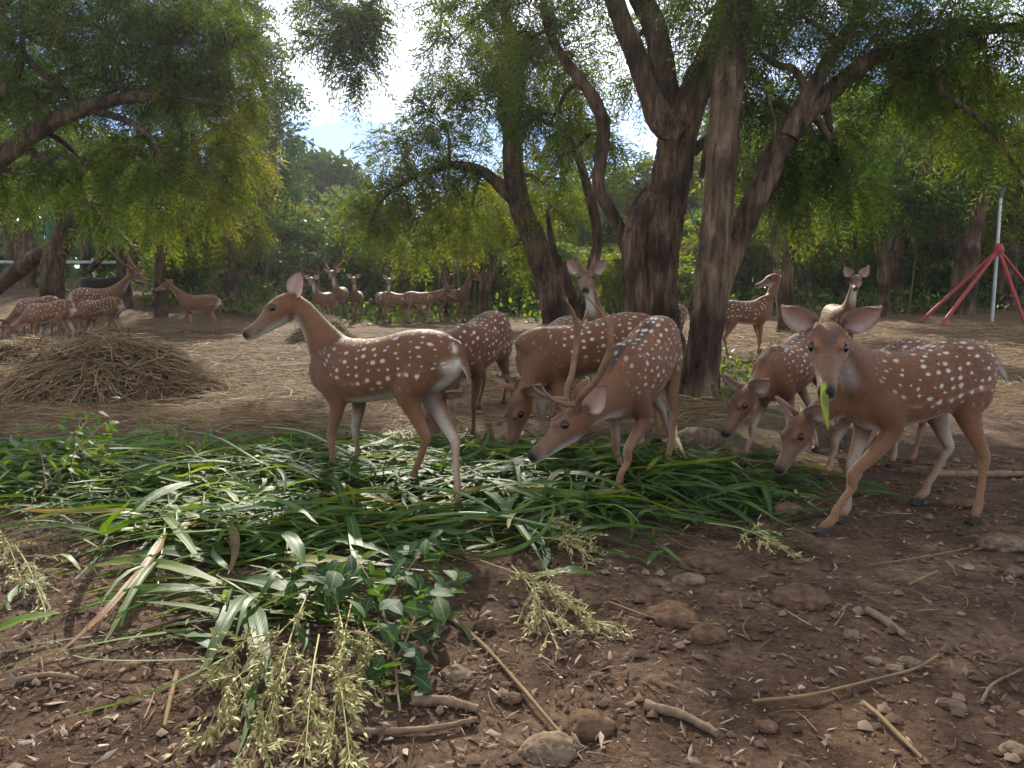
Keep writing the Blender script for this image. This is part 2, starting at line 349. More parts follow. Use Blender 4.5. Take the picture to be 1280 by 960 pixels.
class Tree:
    def __init__(s, name, label, base, mat_bark=None, mat_leaf=None, group=None, cat='tree'):
        s.base = np.asarray(base, float); s.root = empty(name, s.base); tag(s.root, label, cat, group)
        s.wood = Mesh(); s.twig = Mesh(); s.leaf = []; s.pts = []; s.limbs = []; s.split = cat == 'tree' and label != 'x'; s.bark = mat_bark or M_BARK; s.lm = mat_leaf or M_LEAF
    def limb(s, pts, rad, segs=12, rough=.12, n=None, ridge=0.0):
        pts = np.asarray(pts, float)
        tgt = s.wood
        if s.wood.c and s.split: tgt = Mesh(); s.limbs.append(tgt)
        tube(tgt, pts, rad, segs, n or max(8, len(pts) * 5), 0, rough, ridge=ridge)
        s.pts.append(catmull(np.column_stack([pts, rad]), len(pts) * 6)[0])
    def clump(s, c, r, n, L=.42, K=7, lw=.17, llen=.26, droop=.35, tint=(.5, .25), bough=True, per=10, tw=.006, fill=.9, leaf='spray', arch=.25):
        """a mass of foliage: boughs from the nearest limb, twigs through the ellipsoid, leaves along the twigs"""
        c = np.asarray(c, float); r = np.broadcast_to(np.asarray(r, float), (3,))
        if s.pts and bough:
            allp = np.concatenate(s.pts); k = ((allp[:, :3] - c) ** 2).sum(1).argmin(); a0 = allp[k, :3]; r0 = min(allp[k, 3] * .55, .045)
            md = (a0 + c) / 2 + np.array([0, 0, .10 * np.linalg.norm(c - a0)])
            if np.linalg.norm(c - a0) > .3: tube(s.twig, [a0, md, c], [r0, r0 * .7, r0 * .4], 5, 8, 0, .1, cap=False)
        else: a0 = c
        m = max(1, n // per)
        u = nrm(rng.normal(size=(m, 3))) * (rng.random((m, 1)) ** (1 / 2.2)) * fill
        tgt = c + u * r
        st = c + (tgt - c) * .12 + (a0 - c) * .10
        O, Dd = [], []
        mid = (st + tgt) / 2 + np.array([0, 0, 1.0]) * (arch * np.linalg.norm(tgt - st, axis=1))[:, None]
        tt = np.linspace(.30, 1.0, per)
        for k in range(m):
            if tw: tube(s.twig, [st[k], mid[k], tgt[k]], [tw, tw * .8, tw * .4], 3, 5, 0, 0, cap=False)
        q = ((1 - tt) ** 2)[None, :, None] * st[:, None] + (2 * tt * (1 - tt))[None, :, None] * mid[:, None] + (tt ** 2)[None, :, None] * tgt[:, None]
        tg = nrm(2 * (1 - tt)[None, :, None] * (mid - st)[:, None] + 2 * tt[None, :, None] * (tgt - mid)[:, None])
        dd = nrm(tg * .8 + rng.normal(size=q.shape) * .55)
        O = q.reshape(-1, 3); Dd = dd.reshape(-1, 3)
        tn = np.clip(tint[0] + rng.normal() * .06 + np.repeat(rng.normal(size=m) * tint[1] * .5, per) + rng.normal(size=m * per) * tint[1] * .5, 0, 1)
        Ls = L * (.65 + .7 * rng.random(len(O)))
        if leaf == 'spray': s.leaf.append(sprays(O, Dd, Ls, K, lw, llen, droop, tn))
        else:
            rep = K; O2 = np.repeat(O, rep, 0) + rng.normal(size=(len(O) * rep, 3)) * L * .8
            s.leaf.append(broad(O2, rng.normal(size=O2.shape) + np.array([0, 0, -.35]), L * (.6 + .8 * rng.random(len(O2))), .55, np.clip(np.repeat(tn, rep) + rng.normal(size=len(O2)) * .1, 0, 1)))
    def done(s):
        tr = s.wood.build('trunk', s.bark, s.root, s.base)
        for m_ in s.limbs: m_.build('limb', s.bark, tr, s.base)
        if s.twig.c: tag(s.twig.build('branches', s.bark, s.root, s.base, smooth=True), kind='stuff')
        if s.leaf: leaf_object('crown', s.leaf, s.lm, s.root, s.base)
        return s.root
def PX(d, *pp): return [P(p[0], p[1], p[2] if len(p) > 2 else d) for p in pp]
def copy_tree(root, loc, rz=0., sc=1., label=None, group=None):
    r = root.copy(); COL.objects.link(r); r.location = loc; r.rotation_euler = (0, 0, rz); r.scale = (sc,) * 3 if np.isscalar(sc) else sc
    if label: r['label'] = label
    if group: r['group'] = group
    for ch in list(root.children):
        c = ch.copy(); COL.objects.link(c); c.parent = r
    return r

# --- the thick forked tree in the middle of the herd
A = Tree('forked_tree', 'thick dark forked tree with three heavy limbs rising from a burnt trunk', onG(*P(826, 470, 8.0)[:2], -.05))
A.limb(PX(8, (832, 500), (824, 440), (818, 380), (822, 310), (836, 235), (846, 180), (850, 140)), [.32, .265, .235, .225, .195, .195, .17], 64, .05, 170, .018)
A.limb(PX(8, (806, 470, 7.9), (800, 390, 7.9), (792, 318, 7.85), (802, 268, 7.9), (828, 228, 8.0), (840, 200, 8.0)), [.17, .14, .12, .115, .11, .06], 40, .05, 90, .014)
A.limb(PX(7.9, (850, 168), (826, 148), (810, 112), (795, 68), (776, 22), (757, -40), (742, -110), (715, -190)), [.16, .135, .105, .10, .092, .085, .07, .045], 32, .05, 110, .011)
A.limb(PX(8.1, (848, 160), (832, 110), (826, 70), (818, 35), (795, -20), (790, -90), (812, -180)), [.16, .13, .125, .115, .10, .08, .05], 32, .05, 100, .011)
A.limb(PX(8.0, (846, 175), (862, 128), (884, 80), (905, 30), (925, -30), (960, -110), (1010, -190)), [.19, .165, .15, .14, .12, .09, .05], 36, .05, 110, .012)
A.limb(PX(8.1, (792, 325), (782, 300), (762, 262), (748, 232), (751, 200), (755, 160), (744, 126), (722, 96), (698, 62), (684, 30), (675, -30), (650, -90)), [.095, .08, .068, .066, .068, .066, .064, .058, .05, .045, .035, .02], 10, .15)
A.limb(PX(7.6, (908, 52), (900, 110), (886, 180), (876, 222)), [.045, .045, .04, .03], 8, .25)
A.limb(PX(8.1, (866, 190), (885, 172), (905, 150, 8.3)), [.06, .04, .03], 8, .1)
for (x, y, d, r, n) in [(700, 60, 8.4, .62, 260), (660, 10, 8.6, .7, 260), (790, 60, 8.6, .5, 120), (740, -50, 7.6, .9, 260), (880, 20, 8.4, .65, 260), (930, 80, 8.6, .55, 170), (850, -60, 7.6, .9, 260), (1000, 0, 8.2, .8, 260),
                        (800, 100, 9.0, .4, 90), (870, 110, 8.8, .45, 110), (690, 150, 8.9, .5, 150), (720, 190, 9.2, .45, 100), (600, -10, 9.0, .8, 240), (640, 90, 9.2, .6, 180), (960, -60, 7.4, .9, 200), (560, 60, 9.4, .45, 110)]:
    A.clump(P(x, y, d), (r * 1.15, r, r * .8), n, .36, 11, .085, .22, .45, (.45, .28))
A.done()

# --- the two stemmed tree
B = Tree('two_stemmed_tree', 'slim two stemmed tree with one stem arching out over the open ground', onG(*P(875, 508, 6.55)[:2], -.05), mat_bark=M_BARK2)
B.limb(PX(6.5, (872, 520), (874, 470), (884, 400), (890, 330), (897, 260), (903, 190), (909, 120), (918, 50), (930, -20), (948, -110), (960, -200)), [.19, .155, .138, .132, .128, .125, .118, .112, .10, .08, .05], 48, .05, 190, .011)
B.limb(PX(6.65, (880, 500), (884, 430), (897, 365), (922, 300), (948, 245), (972, 190), (998, 150), (1034, 118), (1090, 74), (1150, 58), (1215, 38), (1290, 34, 6.4), (1370, 40, 6.2)), [.13, .115, .102, .10, .105, .105, .098, .078, .066, .056, .045, .035, .02], 36, .05, 190, .009)
B.limb(PX(6.6, (985, 172), (1012, 118), (1040, 70), (1066, 30), (1090, -30), (1130, -100)), [.09, .07, .058, .05, .04, .02], 10, .15)
B.limb(PX(6.6, (1012, 120), (992, 88), (965, 78), (940, 60)), [.04, .03, .024, .015], 7, .2)
B.limb(PX(6.5, (1156, 57), (1176, 110), (1215, 142), (1245, 170), (1275, 215), (1300, 240)), [.03, .026, .022, .018, .013, .008], 7, .2)
B.limb(PX(6.7, (945, 250), (965, 190, 6.4), (968, 150, 6.3), (955, 110, 6.2)), [.018, .016, .013, .010], 6, .2)
for (x, y, d, r, n, t) in [(1000, 20, 6.6, .55, 230, .45), (1070, 70, 6.9, .5, 210, .5), (1150, 30, 6.6, .6, 240, .45), (1230, 60, 6.5, .6, 240, .5), (1290, 20, 6.3, .6, 200, .5), (1010, 215, 6.9, .40, 170, .12), (1040, 180, 7.0, .36, 130, .15),
                           (985, 240, 6.9, .33, 110, .2), (1120, 110, 6.9, .42, 150, .4), (1200, 130, 6.8, .45, 170, .45), (1260, 180, 6.6, .40, 130, .5), (930, -20, 6.3, .6, 180, .4), (1100, -40, 6.2, .7, 220, .45), (1220, -40, 6.0, .7, 200, .45),
                           (960, 130, 6.9, .35, 100, .3), (920, 60, 6.9, .35, 90, .35), (1060, 240, 7.1, .3, 70, .2)]:
    B.clump(P(x, y, d), (r * 1.2, r, r * .75), int(n * 1.3), .32, 11, .085, .21, .6, (t, .28))
B.done()

# --- the leaning tree behind, its bough reaching towards the sun
D = Tree('leaning_tree', 'leaning dark tree with a low bough curving over the middle ground', onG(*P(700, 430, 11)[:2], -.05))
D.limb(PX(11, (706, 450), (696, 400), (684, 350), (668, 300), (650, 255), (642, 210), (640, 160), (646, 110), (640, 60), (628, 0), (620, -70)), [.25, .205, .185, .17, .15, .135, .12, .11, .09, .07, .04], 36, .06, 120, .013)
D.limb(PX(11, (652, 262), (632, 238), (605, 216), (570, 206), (535, 214), (505, 228), (478, 250), (460, 285)), [.11, .095, .08, .062, .048, .034, .022, .010], 10, .2)
D.limb(PX(11, (640, 170), (625, 140), (640, 95, 11.4), (665, 60, 11.5)), [.07, .06, .05, .03], 9, .15)
D.limb(PX(11, (632, 20), (590, -40), (540, -60), (490, -30), (455, 20), (440, 60)), [.055, .05, .042, .034, .024, .012], 8, .15)
D.limb(PX(11, (556, -60), (552, 10), (548, 45), (535, 62), (520, 70)), [.022, .018, .015, .012, .006], 6, .2)
for (x, y, d, r, n, t) in [(560, 160, 11.2, .75, 200, .45), (500, 190, 11.3, .65, 190, .5), (470, 260, 11.4, .5, 130, .55), (540, 260, 11.5, .55, 150, .5), (600, 130, 11.4, .7, 200, .45), (590, 260, 11.8, .6, 150, .55), (620, 60, 11, .8, 200, .4),
                           (570, 30, 11, .55, 130, .45), (440, 40, 11, .52, 260, .35), (410, 15, 11, .5, 190, .35), (470, 0, 11, .42, 110, .35), (455, 90, 11, .38, 110, .35), (400, 55, 11.2, .3, 80, .35), (690, 100, 11.5, .8, 190, .4), (680, 230, 11.8, .6, 150, .5), (640, 310, 11.8, .45, 90, .55),
                           (520, 300, 11.6, .4, 90, .55), (500, 235, 10.8, .32, 110, .5), (545, 215, 10.8, .32, 110, .45), (590, 200, 10.9, .3, 90, .45), (470, 275, 11.0, .35, 110, .55), (545, 95, 11, .35, 70, .45)]:
    D.clump(P(x, y, d), (r * 1.15, r, r * .8), int(n * 1.2), .42, 10, .09, .23, .7, (t, .28))
D.done()
D2 = Tree('slender_tree', 'slender curving tree with two thin stems next to the leaning tree', onG(*P(722, 440, 10.2)[:2], -.05))
D2.limb(PX(10.2, (716, 455), (722, 395), (736, 352), (747, 300), (738, 248), (722, 196), (706, 166), (684, 152), (660, 148)), [.10, .085, .075, .07, .06, .05, .04, .03, .015], 10, .15)
D2.limb(PX(10.3, (724, 400), (708, 350), (694, 318), (688, 290), (684, 262)), [.08, .065, .05, .04, .02], 9, .15)
D2.limb(PX(10.2, (712, 180), (712, 150), (715, 120)), [.035, .028, .015], 7, .15)
for (x, y, d, r, n, t) in [(670, 150, 10.6, .5, 170, .35), (720, 120, 10.7, .45, 140, .4), (690, 260, 10.8, .4, 100, .6), (760, 170, 10.9, .4, 110, .4)]:
    D2.clump(P(x, y, d), (r * 1.15, r, r * .8), n, .38, 10, .09, .23, .6, (t, .25))
D2.done()

# --- the spreading tree on the left, boughs sweeping in from outside the frame
Lt = Tree('spreading_tree', 'large spreading tree whose feathery boughs hang over the left of the clearing', onG(-7.6, 9.2, -.05), mat_bark=M_BARK2)
Lt.limb([onG(-7.6, 9.2, -.1), onG(-7.5, 9.25, 1.0), onG(-7.3, 9.3, 1.9), P(-60, 250, 9.3), P(0, 198, 9.3), P(52, 160, 9.3), P(104, 136, 9.2), P(160, 122, 9.1), P(212, 118, 9.0), P(262, 128, 8.9)], [.30, .25, .21, .16, .115, .10, .085, .06, .04, .02], 14, .16, 60)
Lt.limb(PX(9.2, (106, 136), (145, 146), (178, 162), (196, 182), (206, 214)), [.05, .04, .032, .024, .012], 8, .15)
Lt.limb(PX(9.2, (100, 136), (82, 115), (60, 96), (30, 70), (0, 40), (-40, -20)), [.05, .045, .04, .05, .06, .07], 8, .15)
Lt.limb([onG(-7.3, 9.3, 1.9), P(-90, 120, 9.4), P(-20, 20, 9.3), P(60, -60, 9), P(180, -120, 8.6)], [.2, .15, .12, .09, .05], 12, .15)
Lt.limb(PX(9.2, (-30, 150), (10, 110), (25, 80), (28, 40)), [.08, .06, .05, .03], 8, .15)
for (x, y, d, r, n, t) in [(40, 40, 9.2, .75, 330, .35), (130, 30, 9.0, .75, 330, .4), (215, 45, 8.9, .7, 300, .42), (290, 50, 9.2, .5, 170, .4), (60, 130, 9.6, .7, 290, .38), (150, 110, 9.5, .65, 260, .45), (235, 120, 9.3, .6, 250, .52), (300, 110, 9.4, .42, 150, .55),
                           (20, 220, 9.8, .7, 260, .3), (110, 210, 9.8, .65, 240, .4), (190, 200, 9.5, .6, 240, .5), (260, 200, 9.4, .5, 210, .65), (300, 195, 9.5, .30, 110, .85), (20, -10, 10.5, .9, 260, .35), (110, -10, 10.6, .9, 260, .4), (200, 0, 10.4, .8, 240, .4), (270, 10, 10.5, .6, 160, .45), (0, 90, 10.8, .8, 240, .35), (90, 80, 10.9, .8, 240, .4), (180, 80, 10.6, .7, 220, .45), (260, 80, 10.4, .55, 170, .5), (60, -40, 8.6, .9, 240, .35), (200, -50, 8.4, .9, 240, .4), (320, -20, 8.8, .55, 110, .4), (270, 255, 9.6, .36, 120, .8), (200, 265, 9.8, .45, 140, .5), (120, 265, 10, .45, 120, .35), (305, 150, 9.3, .3, 90, .8)]:
    Lt.clump(P(x, y, d), (r * 1.15, r, r * .78), int(n * 1.35), .36, 11, .085, .22, .65, (t, .30))  # clumps on the right edge have raised tints: sunlit yellow put into the leaves
Lt.done()
# --- trees further back
def simple_tree(name, label, base, stems, clumps, group, mat=None, lm=None, L=.45, K=6, lw=.18, leaf='spray', llen=.27, droop=.45):
    T = Tree(name, label, base, mat, lm, group)
    for pts, rad in stems: T.limb(pts, rad, 10, .16)
    for c, r, n, t in clumps: T.clump(c, (r * 1.15, r * 1.0, r * .8), n, L, K, lw, llen, droop, (t, .25), leaf=leaf)
    return T.done()
GB = 'trees round the clearing'
def pxt(name, label, d, stems, clumps, lm=None, **k):
    b = P(stems[0][0][0][0], 400, d); g = onG(b[0], b[1], -.05)
    st = []
    for i, (pp, rr) in enumerate(stems):
        pts = PX(d, *pp)
        if i == 0: pts = [onG(pts[0][0], d, -.1)] + pts; rr = [rr[0] * 1.15] + list(rr)
        st.append((pts, rr))
    return simple_tree(name, label, g, st, [(P(x, y, d + dd), r, n, t) for x, y, dd, r, n, t in clumps], GB, lm=lm, **k)
pxt('left_leaning_tree', 'leaning trunk with pale bark and a diagonal side stem behind the stag', 14.5,
    [([(66, 340), (76, 305), (92, 278), (112, 254), (140, 235)], [.21, .19, .17, .15, .10]), ([(-30, 378), (20, 340), (60, 310), (86, 292)], [.14, .14, .13, .10]), ([(86, 300), (72, 268), (70, 240)], [.07, .06, .03]), ([(112, 255), (150, 268), (180, 285)], [.05, .04, .02])],
    [(110, 225, 0, .7, 170, .35), (40, 230, .5, .7, 160, .3), (170, 240, 0, .6, 150, .45), (90, 180, .5, .8, 170, .35)], lm=M_LEAF)
pxt('dark_twin_tree', 'dark twin stemmed tree far behind the stag', 20.0,
    [([(30, 322), (24, 300), (14, 280), (0, 262)], [.22, .20, .15, .10]), ([(28, 305), (38, 285), (60, 272)], [.1, .08, .04]), ([(38, 322), (38, 280)], [.06, .05])],
    [(10, 240, 0, 1.1, 170, .25), (70, 240, .6, 1.0, 170, .25), (-30, 250, 0, 1., 120, .25)], lm=M_LEAFB)
pxt('twin_trunk_tree', 'pair of dark trunks with a low sloping bough beyond the black deer', 17.0,
    [([(154, 335), (152, 300), (156, 278), (150, 240)], [.14, .13, .12, .08]), ([(164, 335), (166, 300), (160, 270), (176, 240)], [.11, .10, .09, .06]), ([(112, 338), (130, 318), (150, 306), (185, 300), (215, 290)], [.07, .08, .08, .06, .03])],
    [(150, 220, 0, .9, 200, .3), (210, 235, 0, .8, 190, .4), (230, 265, .5, .6, 120, .45), (110, 250, 0.6, .7, 120, .3)], lm=M_LEAF)
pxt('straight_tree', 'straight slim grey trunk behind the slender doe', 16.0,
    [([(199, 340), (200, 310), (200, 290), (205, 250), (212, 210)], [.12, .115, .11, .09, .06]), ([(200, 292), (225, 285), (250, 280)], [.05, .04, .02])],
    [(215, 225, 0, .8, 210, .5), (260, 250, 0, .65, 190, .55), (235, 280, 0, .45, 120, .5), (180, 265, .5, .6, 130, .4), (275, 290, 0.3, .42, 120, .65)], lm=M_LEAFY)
pxt('yellow_green_tree', 'yellow green sun tinted tree standing behind the small dark deer', 18.0,
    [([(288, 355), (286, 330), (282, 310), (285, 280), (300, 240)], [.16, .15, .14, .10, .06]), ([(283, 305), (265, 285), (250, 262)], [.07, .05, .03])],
    [(280, 285, 0, .75, 260, .6), (305, 255, 0, .7, 230, .7), (310, 205, .3, .65, 200, .75), (260, 250, 0, .7, 200, .6), (325, 300, 0, .45, 130, .75), (290, 170, 0.3, .7, 200, .6), (320, 235, 0, .5, 150, .8)], lm=M_LEAFY)  # high yellow tints stand in for sunlight on this crown
pxt('bluish_tall_tree', 'tall bluish green tree beyond the sun tinted yellow green tree', 24.0,
    [([(330, 350), (328, 300), (332, 220), (330, 120)], [.28, .25, .2, .08])],
    [(320, 130, 0, 1.3, 330, .5), (355, 180, 0, .9, 240, .5), (300, 60, 0, 1.2, 260, .5), (335, 70, 0, .9, 200, .55), (350, 235, 0, .9, 220, .45), (310, 200, 0, 1.2, 260, .4), (355, 120, 0, .6, 140, .5), (300, 10, 0, 1.1, 200, .5), (340, 290, 0, 1.0, 220, .4)], lm=M_LEAFB, L=.6)
pxt('round_dark_tree', 'round dark tree standing far off against the open sky', 38.0,
    [([(412, 350), (412, 300), (410, 250)], [.4, .35, .2])],
    [(410, 235, 0, 1.7, 330, .15), (390, 225, 0, 1.0, 160, .15), (432, 240, 0, 1.1, 180, .15), (412, 275, 0, 1.7, 260, .15), (440, 290, 0, 1.5, 180, .2), (380, 270, 0, 1.6, 220, .2)], lm=M_LEAFB, L=.55, K=6, leaf='broad')
pxt('thin_far_tree', 'thin far trunk behind the antlered grazing deer', 20.0,
    [([(560, 385), (558, 350), (552, 320), (548, 285)], [.13, .12, .10, .06])],
    [(550, 290, 0, .8, 200, .6), (520, 310, 0.5, .7, 150, .6), (590, 300, 0, .7, 150, .55)], lm=M_LEAFY)
pxt('stubby_tree', 'stubby dark tree with a low yellowish crown near the dark stag', 17.0,
    [([(606, 385), (608, 350), (614, 325), (608, 300)], [.15, .14, .13, .08]), ([(612, 325), (628, 305), (640, 290)], [.07, .05, .03])],
    [(600, 285, 0, .7, 220, .65), (640, 275, 0, .65, 200, .65), (575, 290, 0, .55, 150, .6), (620, 250, 0, .6, 160, .6)], lm=M_LEAFY)
pxt('pillar_tree', 'upright grey trunk just behind the alert doe', 13.5,
    [([(985, 395), (980, 350), (972, 290), (968, 235), (972, 170), (960, 100)], [.165, .155, .145, .135, .11, .06])],
    [(970, 190, 0, .6, 180, .4), (1010, 270, .4, .55, 170, .6), (930, 200, .4, .6, 160, .5), (985, 120, 0, .8, 200, .4), (1060, 140, .5, .8, 200, .4)], lm=M_LEAF)
pxt('vase_tree', 'slim vase shaped tree with forked dark stems on the far right side', 16.5,
    [([(1105, 400), (1105, 360), (1103, 325), (1096, 295), (1085, 265)], [.13, .12, .11, .07, .04]), ([(1104, 325), (1112, 295), (1114, 265)], [.07, .06, .04]), ([(1104, 330), (1124, 300), (1140, 275)], [.06, .05, .03])],
    [(1100, 240, 0, .9, 240, .35), (1060, 265, 0, .7, 180, .4), (1150, 250, 0, .7, 200, .35), (1110, 180, 0, .9, 220, .3), (1050, 210, .5, .7, 150, .4)], lm=M_LEAF)
pxt('small_forked_tree', 'small forked tree between the alert doe and the vase shaped tree', 19.5,
    [([(1006, 385), (1004, 360), (995, 330), (985, 300)], [.13, .12, .08, .05]), ([(1005, 358), (1016, 325), (1018, 295)], [.09, .07, .04])],
    [(1000, 290, 0, .9, 220, .55), (1030, 300, 0, .7, 170, .6), (965, 300, 0, .7, 160, .55)], lm=M_LEAFY)
pxt('thick_right_tree', 'thick reddish trunk standing behind the red tripod legs', 17.0,
    [([(1204, 400), (1206, 350), (1212, 300), (1222, 250), (1228, 180)], [.26, .25, .23, .2, .1]), ([(1192, 400), (1198, 340), (1206, 300)], [.14, .13, .1]), ([(1180, 300), (1160, 225), (1130, 180), (1100, 150)], [.10, .10, .08, .05])],
    [(1200, 200, 0, 1.1, 280, .25), (1160, 130, 0, 1.0, 240, .3), (1240, 130, 0, 1.0, 240, .3), (1170, 260, -.5, .7, 200, .3), (1130, 90, 0.5, 1.0, 200, .35)], lm=M_LEAF)
pxt('dark_right_tree', 'dark trunk behind the metal pole of the tripod', 18.5,
    [([(1258, 400), (1256, 350), (1262, 290), (1275, 230)], [.28, .26, .22, .12])],
    [(1270, 220, 0, 1.1, 260, .25), (1300, 280, 0, .9, 180, .25), (1230, 290, 0, .8, 180, .2)], lm=M_LEAF)
pxt('sun_tinted_right_tree', 'bright yellow green foliage tinted as if lit by the sun above the tripod', 18.0,
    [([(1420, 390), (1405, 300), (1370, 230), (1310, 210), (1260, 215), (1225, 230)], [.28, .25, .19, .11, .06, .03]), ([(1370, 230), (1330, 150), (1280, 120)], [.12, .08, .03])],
    [(1230, 215, 0, .62, 220, .85), (1200, 240, 0, .46, 150, .85), (1260, 260, 0, .56, 190, .8), (1275, 190, 0, .65, 200, .8), (1235, 290, 0, .40, 110, .8), (1300, 240, 0, .7, 150, .7), (1185, 205, 0, .32, 80, .9)], lm=M_LEAFY, L=.45)  # sunlight is painted into these leaves by the raised tints
# --- bushes: four kinds, copied along the edge of the clearing
def make_bush(name, label, r, h, n, lm, L, leaf='broad', K=7, t=.5):
    T = Tree(name, label, (0, 0, 0), M_BARK2, lm, 'bushes along the edge of the clearing', 'bush')
    for k in range(5):
        a = rng.random() * 6.28; T.limb([(0, 0, -.1), (math.cos(a) * r * .25, math.sin(a) * r * .25, h * .4), (math.cos(a) * r * .5, math.sin(a) * r * .5, h * .8)], [.03, .022, .01], 6, .1)
    for k in range(9):
        a = rng.random() * 6.28; q = rng.random() ** .5 * .62
        T.clump((math.cos(a) * r * q, math.sin(a) * r * q, h * (.28 + .5 * rng.random() * (1.15 - q))), (r * .45, r * .45, h * .26), n // 9, L, K, .2, .3, .3, (t + rng.normal() * .12, .25), leaf=leaf, tw=.004)
    return T.done()
bush_protos = [make_bush('leafy_bush', 'x', 1.5, 1.9, 1100, M_BUSH, .10, 'broad', 5, .5), make_bush('leafy_bush', 'x', 1.2, 1.3, 900, M_BUSH, .085, 'broad', 6, .65),
               make_bush('feathery_bush', 'x', 1.7, 3.0, 900, M_LEAFB, .42, 'spray', 7, .5), make_bush('feathery_bush', 'x', 1.6, 2.6, 900, M_LEAFY, .40, 'spray', 7, .55)]
bush_spots = []
r2 = np.random.default_rng(5)
for px, d, k, sc in [(215, 19, 1, .8), (240, 20, 0, .9), (325, 22, 0, 1.2), (345, 25, 2, 1.3), (385, 26, 0, 1.5), (420, 25, 3, 1.2), (455, 24, 2, 1.2), (490, 23, 3, 1.1), (525, 24, 2, 1.2), (560, 24, 0, 1.4), (590, 22, 2, 1.0), (640, 21, 1, 1.1), (660, 24, 3, 1.3), (700, 22, 0, 1.2),
                     (740, 20, 1, 1.2), (775, 18, 3, .9), (745, 26, 2, 1.4), (800, 25, 3, 1.5), (850, 22, 2, 1.2), (860, 18, 1, .9), (905, 20, 3, 1.1), (935, 24, 2, 1.4), (965, 22, 0, 1.2), (1020, 24, 1, 1.3), (1040, 27, 3, 1.5), (1070, 22, 1, 1.0), (1130, 22, 1, .9), (1150, 25, 3, 1.3), (1175, 21, 0, .9), (1230, 22, 1, 1.2), (1290, 21, 0, 1.2), (1210, 27, 2, 1.5),
                     (300, 27, 2, 1.6), (260, 27, 3, 1.5), (370, 32, 3, 1.8), (480, 31, 2, 1.8), (540, 32, 3, 1.8), (620, 30, 2, 1.7), (690, 31, 3, 1.8), (760, 32, 2, 1.9), (830, 31, 3, 1.8), (900, 30, 2, 1.8), (980, 31, 3, 1.9), (1060, 32, 2, 1.9), (1130, 32, 3, 1.8), (1260, 30, 2, 1.8), (175, 25, 0, 1.1), (130, 27, 1, 1.1)]:
    p = P(px, 400, d); bush_spots.append((p[0], d, k, sc))
BK = ['glossy broad leaved bush', 'low pale leafy bush', 'tall bluish feathery bush', 'tall yellow green feathery bush']
LM = [(130, 'dark unspotted deer'), (225, 'slender doe facing the stag'), (297, 'small dark deer'), (345, 'weathered pole fence'), (400, 'small straw heap'), (450, 'far does facing forward'), (510, 'far grazing deer'), (555, 'thin far trunk'), (612, 'stubby dark tree'), (665, 'leaning dark tree'), (735, 'slender curving tree'), (810, 'thick forked tree'), (880, 'two stemmed tree'), (945, 'alert doe looking back'), (985, 'upright grey trunk'), (1048, 'doe staring head on'), (1105, 'vase shaped tree'), (1160, 'red tripod legs'), (1208, 'thick reddish trunk'), (1250, 'tall metal pipe of the tripod')]
def landmark(x, d): px = 640 + x / d * 960; return min(LM, key=lambda q: abs(q[0] - px))[1]
used = set()
for x, d, k, sc in bush_spots:
    far = int(d > 26); lb = BK[k] + (' deep in the thicket beyond the ' if far else ' behind the ') + landmark(x, d); loc = onG(x, d, -.03); rz = r2.random() * 6.28; s_ = sc * (.9 + .25 * r2.random())
    if k not in used:
        used.add(k); o = bush_protos[k]; o.location = loc; o.rotation_euler = (0, 0, rz); o.scale = (s_,) * 3; o['label'] = lb
    else: o = copy_tree(bush_protos[k], loc, rz, s_, lb)
    o['group'] = ['bushes at the clearing edge', 'bushes deep in the thicket'][far]
# --- taller trees deeper in the wood: three kinds, copied
def make_back(name, h, r, n, lm, t):
    T = Tree(name, 'x', (0, 0, 0), M_BARK, lm, 'x')
    T.limb([(0, 0, -.2), (.1, 0, h * .25), (-.1, .1, h * .5), (.1, 0, h * .8)], [.2, .17, .12, .05], 8, .15)
    for k in range(4):
        a = k * 1.7 + rng.random(); T.limb([(0, 0, h * .3), (math.cos(a) * r * .4, math.sin(a) * r * .4, h * .5), (math.cos(a) * r * .75, math.sin(a) * r * .75, h * .68)], [.1, .07, .03], 6, .1)
    for k in range(13):
        a = rng.random() * 6.28; q = rng.random() ** .5 * .7
        T.clump((math.cos(a) * r * q, math.sin(a) * r * q, h * (.45 + .42 * rng.random() * (1.2 - q))), (r * .42, r * .42, h * .14), n // 13, .60, 6, .2, .3, .5, (t + rng.normal() * .1, .25), tw=.012)
    return T.done()
backs = [make_back('woodland_tree', 6.5, 2.6, 1500, M_LEAF, .45), make_back('woodland_tree', 7.5, 2.8, 1500, M_LEAFB, .5), make_back('woodland_tree', 5.5, 2.6, 1400, M_LEAFY, .45)]
bl = ['dark feathery woodland tree rising behind the ', 'bluish woodland tree rising behind the ', 'yellow green woodland tree rising behind the ']
used = set()
for px, d, k, sc in [(20, 28, 1, 1.1), (110, 26, 0, 1.0), (190, 29, 2, 1.1), (255, 31, 1, 1.15), (520, 30, 2, .68), (580, 29, 0, .85), (640, 27, 2, .95), (700, 30, 1, 1.0), (760, 28, 2, .9), (830, 29, 0, 1.05), (890, 27, 2, 1.0), (930, 33, 1, 1.2), (1010, 28, 0, 1.0), (1075, 30, 1, 1.1), (1140, 27, 0, 1.1), (1200, 30, 1, 1.25), (1270, 26, 0, 1.15), (1340, 29, 2, 1.2),
                     (-60, 22, 0, 1.1), (1180, 22, 0, 1.0), (1050, 22, 2, .95), (1120, 20, 1, .95)]:
    p = P(px, 400, d); loc = onG(p[0], d, -.05); rz = r2.random() * 6.28
    if k not in used:
        used.add(k); o = backs[k]; o.location = loc; o.rotation_euler = (0, 0, rz); o.scale = (sc,) * 3; o['label'] = bl[k] + landmark(p[0], d)
    else: o = copy_tree(backs[k], loc, rz, sc, bl[k] + landmark(p[0], d))
    o['group'] = 'trees behind the bushes'
